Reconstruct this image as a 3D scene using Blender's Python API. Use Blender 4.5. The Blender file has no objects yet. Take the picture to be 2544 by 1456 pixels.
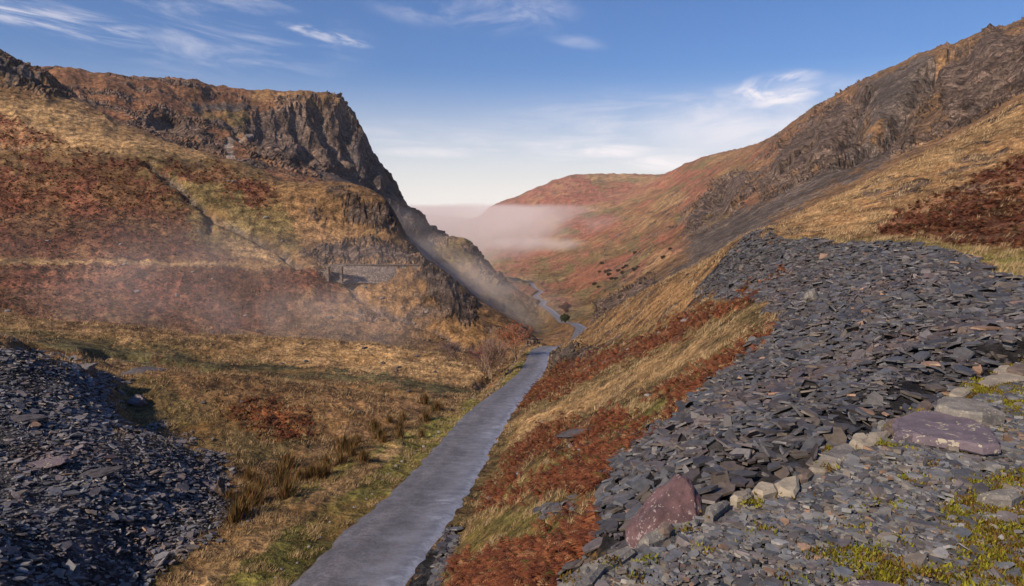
import bpy, bmesh, math, random
import numpy as np
from mathutils import Vector
random.seed(7); rng = np.random.default_rng(11)
sc = bpy.context.scene
# ---------------------------------------------------------------- camera
PITCH = math.radians(7.22); F = 1695.0; CX, CY = 1271.5, 728.0
cam = bpy.data.cameras.new('camera'); co = bpy.data.objects.new('camera', cam); sc.collection.objects.link(co)
cam.sensor_width = 36.0; cam.lens = 36.0*F/2543.0; cam.clip_end = 30000; cam.clip_start = 0.05
co.location = (0, 0, 0); co.rotation_euler = (math.pi/2-PITCH, 0, 0); sc.camera = co
# ---------------------------------------------------------------- light
SUN_AZ = math.radians(-133); SUN_EL = math.radians(37)        # azimuth from +Y towards +X
sd = Vector((math.sin(SUN_AZ)*math.cos(SUN_EL), math.cos(SUN_AZ)*math.cos(SUN_EL), math.sin(SUN_EL)))
sl = bpy.data.lights.new('sun', 'SUN'); sl.energy = 5.0; sl.angle = math.radians(1.2); sl.color = (1.0, 0.79, 0.60)
so = bpy.data.objects.new('sun', sl); sc.collection.objects.link(so)
so.rotation_euler = sd.to_track_quat('Z', 'Y').to_euler(); so.location = (-50, -50, 60)
sc.view_settings.view_transform = 'Standard'; sc.view_settings.look = 'None'
sc.view_settings.exposure = 0.27; sc.view_settings.gamma = 1.0
sc.render.engine = 'CYCLES'
cy = sc.cycles
cy.use_denoising = True; cy.max_bounces = 5; cy.diffuse_bounces = 2; cy.glossy_bounces = 2; cy.volume_bounces = 2
cy.transparent_max_bounces = 12; cy.use_adaptive_sampling = True; cy.adaptive_threshold = 0.02
cy.volume_step_rate = 1.0; cy.volume_max_steps = 128
# ---------------------------------------------------------------- node helper
class NT:
    def __init__(s, tree):
        s.t = tree; s.n = tree.nodes; s.l = tree.links
    def __call__(s, typ, ins=None, **kw):
        nd = s.n.new(typ)
        for k, v in kw.items(): setattr(nd, k, v)
        if ins:
            for k, v in ins.items():
                sk = nd.inputs[k]
                if isinstance(v, bpy.types.NodeSocket): s.l.new(v, sk)
                elif isinstance(v, bpy.types.Node): s.l.new(v.outputs[0], sk)
                else: sk.default_value = v
        return nd
    def math(s, op, a, b=None, c=None, clamp=False):
        nd = s.n.new('ShaderNodeMath'); nd.operation = op; nd.use_clamp = clamp
        for i, v in enumerate((a, b, c)):
            if v is None: continue
            if isinstance(v, bpy.types.NodeSocket): s.l.new(v, nd.inputs[i])
            else: nd.inputs[i].default_value = v
        return nd.outputs[0]
    def ramp(s, f, a, b, lo=0.0, hi=1.0, smooth=True):
        nd = s.n.new('ShaderNodeMapRange'); nd.interpolation_type = 'SMOOTHSTEP' if smooth else 'LINEAR'; nd.clamp = True
        s.l.new(f, nd.inputs[0])
        for i, v in zip((1, 2, 3, 4), (a, b, lo, hi)): nd.inputs[i].default_value = v
        return nd.outputs[0]
    def mix(s, f, a, b, mode='MIX'):
        nd = s.n.new('ShaderNodeMix'); nd.data_type = 'RGBA'; nd.blend_type = mode; nd.clamp_factor = True
        for i, v in ((0, f), (6, a), (7, b)):
            if isinstance(v, bpy.types.NodeSocket): s.l.new(v, nd.inputs[i])
            elif isinstance(v, (int, float)): nd.inputs[i].default_value = v
            else: nd.inputs[i].default_value = (*v, 1) if len(v) == 3 else v
        return nd.outputs[2]
    def noise(s, vec, scale, detail=4, rough=0.55, dist=0.0, out=0):
        nd = s.n.new('ShaderNodeTexNoise'); s.l.new(vec, nd.inputs['Vector'])
        nd.inputs['Scale'].default_value = scale; nd.inputs['Detail'].default_value = detail
        nd.inputs['Roughness'].default_value = rough; nd.inputs['Distortion'].default_value = dist
        return nd.outputs[out]
def ray_dir(px, py):
    u = (px-CX)/F; v = (CY-py)/F
    return np.array([u, math.cos(PITCH)+v*math.sin(PITCH), -math.sin(PITCH)+v*math.cos(PITCH)])
# ---------------------------------------------------------------- sky
w = bpy.data.worlds.new('World'); sc.world = w; w.use_nodes = True; w.node_tree.nodes.clear()
N = NT(w.node_tree)
sky = N('ShaderNodeTexSky', sky_type='NISHITA'); sky.sun_disc = False; sky.sun_elevation = SUN_EL
sky.sun_rotation = SUN_AZ; sky.altitude = 350; sky.air_density = 1.15; sky.dust_density = 0.7; sky.ozone_density = 3.5
geo = N('ShaderNodeTexCoord'); D3 = geo.outputs['Generated']
sp = N('ShaderNodeSeparateXYZ', {0: D3}); dx, dy, dz = sp.outputs
# azimuth / elevation of the view direction (radians)
az = N.math('ARCTAN2', dx, dy); el = N.math('ARCSINE', dz)
def azel(px, py):
    r = ray_dir(px, py); r = r/np.linalg.norm(r); return math.atan2(r[0], r[1]), math.asin(r[2])
def cirrus(px, py, lx, ly, tilt, gain, scale=9.0, stretch=5.0, lo=.48, hi=.78, seed=0.0):
    """one streaked patch of high cloud round a direction; lx, ly its half sizes in radians"""
    a0, e0 = azel(px, py); ct, st = math.cos(tilt), math.sin(tilt)
    u = N.math('SUBTRACT', az, a0); v = N.math('SUBTRACT', el, e0)
    p = N.math('ADD', N.math('MULTIPLY', u, ct), N.math('MULTIPLY', v, st))
    q = N.math('SUBTRACT', N.math('MULTIPLY', v, ct), N.math('MULTIPLY', u, st))
    r2 = N.math('ADD', N.math('POWER', N.math('DIVIDE', p, lx), 2.0), N.math('POWER', N.math('DIVIDE', q, ly), 2.0))
    m = N.ramp(r2, 0.0, 1.0, 1.0, 0.0)
    cv = N('ShaderNodeCombineXYZ', {0: N.math('MULTIPLY', p, scale), 1: N.math('MULTIPLY', q, scale*stretch), 2: seed})
    n = N.noise(cv.outputs[0], 1.0, 7, 0.62, 0.6)
    return N.math('MULTIPLY', N.math('MULTIPLY', N.ramp(n, lo, hi), m), gain)
cl = [cirrus(380, 20, .30, .085, -.12, .42, 7, 5, .42, .8, 1.0),
      cirrus(130, 45, .16, .022, -.10, .6, 9, 9, .40, .7, 7.0),
      cirrus(810, 88, .075, .010, -.17, .6, 22, 4, .40, .72, 2.2),
      cirrus(1180, 20, .17, .04, -.05, .5, 8, 2.5, .4, .8, 3.0),
      cirrus(1420, 100, .06, .012, -.2, .22, 10, 4, .3, .7, 4.0),
      cirrus(1930, 225, .075, .028, .10, 1.0, 14, 2.5, .30, .66, 5.0),
      cirrus(1900, 290, .20, .055, .06, .62, 7, 3.0, .28, .68, 6.0),
      cirrus(1560, 330, .28, .07, .02, .50, 7, 6, .34, .8, 8.0),
      cirrus(1480, 375, .12, .014, -.03, .85, 9, 5, .3, .7, 9.0),
      cirrus(1680, 405, .11, .016, .0, .85, 9, 5, .3, .7, 13.5),
      cirrus(1100, 345, .20, .03, -.03, .4, 7, 6, .35, .8, 10.0),
      cirrus(1100, 378, .12, .010, 0, .5, 7, 5, .3, .7, 15.0)]
tot = cl[0]
for c in cl[1:]: tot = N.math('MAXIMUM', tot, c)
tot = N.math('MULTIPLY', tot, N.ramp(dz, .0, .05))
sky_c = N.mix(1.0, sky.outputs[0], (.36, .63, .99), 'MULTIPLY')
low = N.ramp(el, -.03, 0.20, 0.93, 0.0)          # thin milky layer towards the horizon
skc = N.mix(low, sky_c, (10.2, 9.6, 9.0))
skc = N.mix(tot, skc, (10.5, 9.8, 9.9))
bg = N('ShaderNodeBackground', {'Color': skc, 'Strength': 0.088})
N('ShaderNodeOutputWorld', {0: bg.outputs[0]})
# ---------------------------------------------------------------- numpy noise
_p = rng.permutation(256).astype(np.int32); _p = np.concatenate([_p, _p])
_g = rng.normal(size=(256, 3)).astype(np.float32); _g /= np.linalg.norm(_g, axis=1)[:, None]
def perlin(x, y, z):
    x = np.asarray(x, np.float32); y = np.asarray(y, np.float32); z = np.asarray(z, np.float32)
    xi = np.floor(x).astype(np.int32); yi = np.floor(y).astype(np.int32); zi = np.floor(z).astype(np.int32)
    xf = x-xi; yf = y-yi; zf = z-zi; xi &= 255; yi &= 255; zi &= 255
    u = xf*xf*xf*(xf*(xf*6-15)+10); v = yf*yf*yf*(yf*(yf*6-15)+10); w_ = zf*zf*zf*(zf*(zf*6-15)+10)
    def gr(i, j, k):
        h = _p[_p[_p[(xi+i) & 255]+((yi+j) & 255)]+((zi+k) & 255)]; g = _g[h]
        return g[..., 0]*(xf-i)+g[..., 1]*(yf-j)+g[..., 2]*(zf-k)
    a = gr(0, 0, 0); a += u*(gr(1, 0, 0)-a); b = gr(0, 1, 0); b += u*(gr(1, 1, 0)-b); a += v*(b-a)
    c = gr(0, 0, 1); c += u*(gr(1, 0, 1)-c); d = gr(0, 1, 1); d += u*(gr(1, 1, 1)-d); c += v*(d-c)
    return (a+w_*(c-a))*1.5
def fbm(x, y, z, o=4, g=0.5, ridged=False):
    s = np.zeros(np.shape(x), np.float32); a = 1.0; t = 0
    for k in range(o):
        n = perlin(x, y, z)
        if ridged: n = 1-2*np.abs(n)
        s += a*n; t += a; a *= g
        x = x*2.03+11.3; y = y*2.03+5.1; z = z*2.03+7.7
    return s/t
def sstep(a, b, x):
    t = np.clip((x-a)/(b-a), 0, 1); return t*t*(3-2*t)
# ---------------------------------------------------------------- points read off the place
def at(px, py, D):
    r = ray_dir(px, py); return r*(D/r[1])
def on_level(px, py, z):
    r = ray_dir(px, py); return r*(z/r[2])
def lerp_poly(P, step):
    out = []
    for a, b in zip(P[:-1], P[1:]):
        n = max(1, int(round(math.hypot(b[0]-a[0], b[1]-a[1])/step)))
        for k in range(n):
            t = k/n; out.append(tuple(a[i]+(b[i]-a[i])*t for i in range(len(a))))
    out.append(tuple(P[-1])); return out
ROAD = [  # y, left x, right x, distance
 (1456,708,1012,23.0),(1420,745,1030,24.4),(1348,820,1080,27.6),(1278,905,1130,31),(1208,985,1174,37),(1148,1045,1207,43),(1093,1095,1234,50),
 (1023,1160,1274,61),(988,1205,1303,70),(963,1243,1322,79),(928,1285,1350,94),(905,1300,1360,104),(888,1307,1363,112),(872,1315,1366,120)]
ROAD2 = [ # the next stretches down the valley: centre x, y, distance
 (1362,862,131),(1396,862,150),(1432,850,180),(1445,815,212),(1425,803,245),(1400,801,268),(1385,787,300),(1366,770,345),(1345,757,395),(1352,748,430),(1337,742,470),(1330,735,530),(1345,724,610),(1328,717,700),(1322,705,840),(1300,697,1000),(1270,690,1150)]
LINES = [
 # heap of slate waste on the far side of the road
 [(-350,1456,15.5),(0,1456,18),(200,1456,20.5),(350,1450,23)],
 [(-350,1150,25),(0,1200,26),(250,1200,28.5),(420,1230,31),(580,1255,33)],
 [(-350,980,34),(0,1000,34),(200,1040,36),(400,1090,39),(530,1140,40)],
 [(-350,790,48),(0,838,46),(100,868,48),(200,905,51),(290,950,54)],
 [(-350,830,62),(0,855,62),(120,890,64),(210,915,66)],
 [(450,1456,23.2),(600,1456,23.2)],[(620,1330,27.5),(760,1330,28.3)],[(720,1240,33),(880,1240,34)],[(900,1140,42),(990,1140,43)],[(1060,1040,57),(1100,1040,57.5)],
 # first hummock
 [(650,1190,38.5),(800,1130,44),(900,1090,48.5),(1000,1040,56),(1100,1000,63)],
 [(330,1060,45),(450,1100,43),(600,1120,43)],
 [(330,1000,50),(400,1030,48.5),(600,1040,49),(800,1040,51.5),(920,1020,55.5)],
 [(290,940,57),(400,925,59),(550,932,58),(700,948,59),(850,964,61),(1000,990,64),(1080,1000,66)],
 [(290,948,69),(400,940,70),(550,945,70),(700,958,71),(850,975,73),(1000,1000,74)],
 # second hummock
 [(0,835,80),(200,870,83),(300,905,86),(600,925,87),(900,945,87),(1100,968,85),(1190,975,84)],
 [(0,810,94),(300,850,98),(600,880,100),(900,900,100),(1100,930,95)],
 [(-350,760,103),(0,785,104),(200,800,106),(450,828,109),(600,835,111),(900,850,112),(1100,882,108),(1190,915,100)],
 [(-350,768,118),(0,793,118),(200,808,120),(450,836,124),(700,850,126),(900,860,128),(1100,892,124),(1200,930,112),(1240,940,104)],
 # main hillside on the left
 [(-350,750,123),(0,775,126),(300,800,131),(600,825,136),(900,842,140),(1100,862,142),(1200,890,140),(1290,900,128)],
 [(-350,700,134),(0,715,137),(300,730,143),(600,745,149),(830,765,152),(1000,800,152),(1150,840,150)],
 [(-350,652,146),(0,652,148),(400,652,155),(780,655,163),(830,690,163.5),(1040,695,170)],
 [(830,657,167),(1040,657,173),(1075,657,175)],
 [(-350,520,172),(0,520,174),(300,540,176),(500,560,178),(700,610,178),(900,615,184),(1010,630,188)],
 [(-350,370,205),(0,385,205),(200,400,206),(370,410,208),(500,450,207),(700,520,197),(900,560,198)],
 [(-350,180,250),(0,250,246),(200,320,240),(400,370,236),(560,398,236)],
 [(-350,-60,270),(0,135,290),(60,168,300),(130,190,306),(175,243,290),(300,312,272),(450,368,262),(560,400,256),(620,412,250),(680,440,235)],
 [(-350,-20,420),(0,175,400),(100,205,380),(180,252,350),(300,322,330),(450,375,320),(560,408,300),(640,440,275),(700,476,255),(850,480,250),(960,520,250),(1010,610,245)],
 [(700,468,212),(800,467,210),(850,469,209),(900,482,208),(960,503,207),(985,540,206),(1000,575,205),(1025,620,200),(1045,648,195)],
 # hill with the great crag
 [(200,256,400),(300,280,410),(450,312,420),(600,340,430),(700,390,400),(800,430,390),(880,462,390),(930,490,400),(1000,560,410),(1040,590,420)],
 [(150,178,470),(225,190,490),(300,197,510),(400,207,540),(470,208,560),(500,210,575),(530,224,600),(650,232,640),(750,236,660),(810,243,680),(850,255,690),(875,280,690),(895,320,692),(930,380,700),(950,425,702),(975,470,705),(1010,512,710),(1050,548,720),(1095,590,730)],
 [(270,222,440),(340,236,460),(420,244,490),(500,262,530),(580,275,560),(650,290,580),(750,330,590),(820,380,590),(900,460,590),(1000,550,590)],
 [(-350,100,700),(0,200,760),(150,215,760),(300,240,780),(470,250,800),(650,285,850),(810,310,880),(870,360,880),(930,460,880),(1000,560,880),(1095,620,880)],
 # spur below the wall
 [(1075,657,175),(1130,700,172),(1160,722,170),(1190,760,167),(1250,785,162),(1300,810,158),(1340,845,152)],
 [(1100,740,160),(1160,790,156),(1220,830,152),(1290,860,143)],
 [(1090,690,215),(1150,740,215),(1200,785,215),(1260,810,205),(1310,835,195),(1350,862,180)],
 # slope behind it, filled by mist
 [(1040,612,400),(1100,660,385),(1150,700,370),(1200,735,350),(1260,780,320),(1310,812,290),(1350,828,265)],
 [(1095,592,450),(1150,596,440),(1180,610,436),(1200,638,430),(1230,675,420),(1270,712,410),(1310,742,400),(1335,765,385),(1360,800,330)],
 [(1095,612,560),(1150,625,560),(1200,670,540),(1240,710,520),(1280,735,500),(1310,755,470)],
 [(1345,853,160),(1370,842,190),(1390,825,230)],
 # valley floor and far side
 [(1200,690,1300),(1150,650,2000),(900,560,2000)],[(1240,665,1400),(1300,672,1250),(1360,690,1000)],
 [(1215,612,1900),(1300,612,1850),(1400,640,1300),(1450,690,800)],
 [(700,545,3000),(900,545,3000),(1100,552,3000),(1180,550,3000)],[(700,540,4200),(1000,545,4200),(1180,548,4200)],
 [(1150,565,2500),(1250,560,2400),(1350,530,2300),(1450,500,2300),(1500,480,2400),(1600,460,2400)],
 [(1215,520,2800),(1250,505,2800),(1300,486,2800),(1340,466,2800),(1380,450,2800),(1420,440,2800),(1455,436,2800),(1520,435,2800),(1600,437,2800),(1650,442,2800)],
 [(1400,570,1700),(1500,545,1700),(1600,500,1800),(1660,470,1900)],
 [(1430,720,560),(1500,640,900),(1600,580,1000),(1700,500,1050)],
 [(1655,442,1950),(1700,415,1750),(1780,383,1500),(1830,378,1380),(1880,360,1230),(1930,340,1080),(1960,315,980),(2000,285,880),(2040,262,800),(2130,210,660),(2230,165,560),(2340,130,500),(2400,105,470),(2470,85,450),(2543,60,430),(2900,-100,380)],
 [(-350,300,2500),(0,350,2500),(500,420,2500),(800,520,2700),(1215,550,3600),(1300,520,3700),(1450,465,3700),(1650,470,3300),(1800,415,2400),(1950,360,1700),(2100,280,1200),(2300,190,900),(2543,120,800),(2900,0,700)],
 [(-350,380,4400),(500,500,4400),(1200,548,4700),(1600,500,4500),(2000,420,3800),(2543,250,3000),(2900,150,3000)],
 # scree and crags on the right
 [(1480,778,270),(1600,700,250),(1700,648,230),(1790,600,215),(1850,570,210),(1930,530,210),(2100,450,225),(2300,350,240),(2450,270,245),(2543,210,245),(2900,20,250)],
 [(1450,770,360),(1500,725,400),(1650,640,370),(1800,560,350),(1950,470,340),(2100,380,335),(2250,290,330),(2400,200,330),(2543,135,330),(2900,-40,310)],
 [(1560,640,760),(1650,580,700),(1750,520,620),(1850,460,560),(1950,400,520),(2050,340,490),(2200,250,440)],
 [(1440,795,262),(1470,775,300)],
 # near ridge on the right
 [(1440,832,152),(1480,797,152),(1540,757,140),(1600,722,126),(1700,675,102),(1750,650,91),(1800,615,78),(1850,592,68),(1900,589,62),(1950,590,58)],
 [(1460,812,195),(1540,772,180),(1600,738,168),(1700,690,140),(1770,650,120),(1850,604,108),(1930,570,105)],
 [(2050,597,50),(2200,606,43),(2300,614,39),(2400,625,35),(2543,655,28),(2900,700,20)],
 [(1950,583,62),(2050,590,55),(2200,597,48),(2300,603,44),(2400,610,40),(2543,620,36),(2900,640,28)],
 [(1935,556,76),(2000,522,83),(2100,478,91),(2200,430,98),(2300,377,106),(2400,322,114),(2543,242,122),(2900,60,130)],
 [(2000,560,66),(2100,540,66),(2250,500,68),(2400,450,70),(2543,400,72),(2900,300,70)],
 [(1935,568,100),(2100,500,125),(2300,400,145),(2543,265,165),(2900,100,175)],
 # right slope, from the road up to the tip
 [(1150,1456,17),(1250,1456,12),(1330,1456,8.2)],
 [(1130,1350,26.5),(1300,1350,17),(1430,1350,10.5),(1500,1340,8)],
 [(1210,1200,37),(1300,1200,29),(1430,1200,20),(1500,1200,15),(1600,1215,9.5),(1750,1200,6.5)],
 [(1260,1090,49),(1350,1090,38),(1500,1100,27),(1660,1060,17),(1800,1080,10.5),(1950,1100,7.4),(2050,1080,6.9)],
 [(1320,980,72),(1400,1000,55),(1550,1000,35),(1750,980,21),(1900,980,15),(2100,1000,10),(2250,960,9.5)],
 [(1375,920,96),(1450,920,78),(1600,900,48),(1800,900,28),(1950,880,21),(2200,900,13),(2400,900,10.5),(2700,850,11)],
 [(1400,862,116),(1550,850,80),(1700,800,55),(1850,780,38),(2000,780,27),(2250,780,20),(2543,760,17),(2900,740,15)],
 [(1440,842,134),(1600,780,88),(1750,700,70),(1900,680,50),(2050,680,38),(2300,680,29),(2543,690,23),(2900,700,18.5)],
]
C3 = []
for L in LINES:
    for p in lerp_poly(L, 28): C3.append(at(*p))
for (y, xl, xr, D) in ROAD:
    for x in (xl-6, (xl+xr)/2, xr+6): C3.append(at(x, y, D))
for (x, y, D) in ROAD2: C3.append(at(x, y, D))
C3 += [np.array(v, float) for v in [(0.4,2.2,-4.6),(-3,3,-8),(-6,3,-11.5),(-9,10,-13.2),(-7,15,-13.4),(-14,9,-12.6),(-12,3,-12.8),(-25,6,-10.5),(3,2,-3.6),(5,3,-3.2),(8,5,-3.0),(12,6,-2.9),(3,5.2,-3.1),(1.6,1,-4.4),(4,1,-3.6),(-1,1,-6),(-8,1,-12.6),(6,1,-3.2),(-20,14,-10.6),(2.2,3.9,-3.3),(0.9,3.0,-4.0),(-1.5,6,-7),(-.5,4,-5.4)]]
C3 = np.array(C3)
def dom(x, y):
    return np.stack([4.2*np.arctan2(x, y), np.log(np.hypot(x, y))], -1)
cd = dom(C3[:, 0], C3[:, 1]); ce = C3[:, 2]/np.hypot(C3[:, 0], C3[:, 1])
keep = [0]                                  # drop near-duplicates
for i in range(1, len(cd)):
    if np.min(np.hypot(*(cd[keep]-cd[i]).T)) > 0.012: keep.append(i)
cd = cd[keep]; ce = ce[keep]; n = len(cd)
def kern(r2): return np.sqrt(r2+1e-4)*1.0
def d2(a, b): return (a[:, None, 0]-b[None, :, 0])**2+(a[:, None, 1]-b[None, :, 1])**2
K = np.zeros((n+3, n+3)); K[:n, :n] = -kern(d2(cd, cd)); K[:n, :n] -= np.eye(n)*2e-3
K[:n, n] = 1; K[:n, n+1:] = cd; K[n, :n] = 1; K[n+1:, :n] = cd.T
W = np.linalg.solve(K, np.concatenate([ce, np.zeros(3)]))
TH0, TH1 = -math.radians(50), math.radians(50); LR0, LR1 = math.log(1.3), math.log(4600)
gn, gm = 561, 621
gt = np.linspace(TH0, TH1, gn); gl = np.linspace(LR0, LR1, gm)
EG = np.zeros((gn, gm))
for i in range(gn):
    q = np.stack([np.full(gm, 4.2*gt[i]), gl], -1)
    EG[i] = -kern(d2(q, cd))@W[:n]+W[n]+q@W[n+1:]
def blur(a, s, ax):
    k = np.exp(-0.5*(np.arange(-3*s, 3*s+1)/s)**2); k /= k.sum()
    p = np.pad(a, [(3*s, 3*s) if i == ax else (0, 0) for i in range(2)], 'edge')
    return sum(k[j]*np.take(p, range(j, j+a.shape[ax]), ax) for j in range(len(k)))
EG = blur(blur(EG, 1, 0), 1, 1)
def Efun(th, lr):
    a = np.clip((th-TH0)/(TH1-TH0)*(gn-1), 0, gn-1.001); b = np.clip((lr-LR0)/(LR1-LR0)*(gm-1), 0, gm-1.001)
    i = a.astype(int); j = b.astype(int); a = a-i; b = b-j
    return (EG[i, j]*(1-a)+EG[i+1, j]*a)*(1-b)+(EG[i, j+1]*(1-a)+EG[i+1, j+1]*a)*b
def H0(x, y):
    r = np.hypot(x, y); return Efun(np.arctan2(x, y), np.log(r))*r
# road centre lines as dense plan polylines (x, y, z, half width)
def smooth_line(P, step):
    P = np.array(P, float); t = np.concatenate([[0], np.cumsum(np.linalg.norm(np.diff(P[:, :2], axis=0), axis=1))])
    s = np.arange(0, t[-1], step); Q = np.stack([np.interp(s, t, P[:, k]) for k in range(P.shape[1])], -1)
    k = max(1, int(4/step)); ker = np.hanning(2*k+1); ker /= ker.sum()
    Qp = np.pad(Q, [(k, k), (0, 0)], 'reflect', reflect_type='odd')
    return np.stack([np.convolve(Qp[:, c], ker, 'valid') for c in range(Q.shape[1])], -1)
rp = []
for (y, xl, xr, D) in ROAD:
    a, b = at(xl, y, D), at(xr, y, D); rp.append([*((a+b)/2), (b-a)[0]/2*1.03])
p0, p1 = np.array(rp[0]), np.array(rp[1])
first = [p0+(p0-p1)*k for k in (12, 8, 4)]
for k, f in zip((12, 8, 4), first): f[2] = p0[2]+0.02*k; f[3] = p0[3]
rp = [list(f) for f in first]+rp
for (x, y, D) in ROAD2: rp.append([*at(x, y, D), 2.0 if D < 700 else 2.6])
RL = smooth_line(rp, 1.0)
def road_dist(x, y):
    """distance from the road centre, road height and half width, for points near it"""
    d = np.full(x.shape, 1e9); h = np.zeros(x.shape); hw = np.full(x.shape, 2.0); sgn = np.zeros(x.shape)
    for i in range(0, len(RL)-1):
        ax, ay, az_, aw = RL[i]; bx, by, bz, bw = RL[i+1]
        m = np.abs(y-(ay+by)/2) < 12
        m &= np.abs(x-(ax+bx)/2) < 12
        if not m.any(): continue
        X = x[m]; Y = y[m]; vx, vy = bx-ax, by-ay; L2 = vx*vx+vy*vy
        t = np.clip(((X-ax)*vx+(Y-ay)*vy)/L2, 0, 1)
        dd = np.hypot(X-ax-t*vx, Y-ay-t*vy); cur = d[m]; u = dd < cur
        cur[u] = dd[u]; d[m] = cur
        hh = h[m]; hh[u] = (az_+(bz-az_)*t)[u]; h[m] = hh
        ww = hw[m]; ww[u] = (aw+(bw-aw)*t)[u]; hw[m] = ww
        ss = sgn[m]; ss[u] = np.sign(((X-ax)*vy-(Y-ay)*vx))[u]; sgn[m] = ss
    return d, h, hw, sgn
# ---------------------------------------------------------------- what covers the ground
COL = dict(straw=(.275,.178,.082), ochre=(.205,.120,.052), olive=(.125,.092,.036), green=(.140,.128,.032), bracken=(.125,.050,.029),
  brackenlit=(.24,.080,.026), heath=(.165,.080,.042), rock=(.140,.100,.076), darkrock=(.080,.068,.064), slate=(.045,.044,.047), scree=(.088,.071,.058),  # second bracken tone, brighter and more orange
  pink=(.235,.098,.064), brown=(.145,.086,.042), dirt=(.10,.08,.06), moss=(.20,.22,.02), track=(.24,.20,.16), wet=(.078,.068,.030))  # wet: rush hollow, and painted shade under the second hummock
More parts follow.
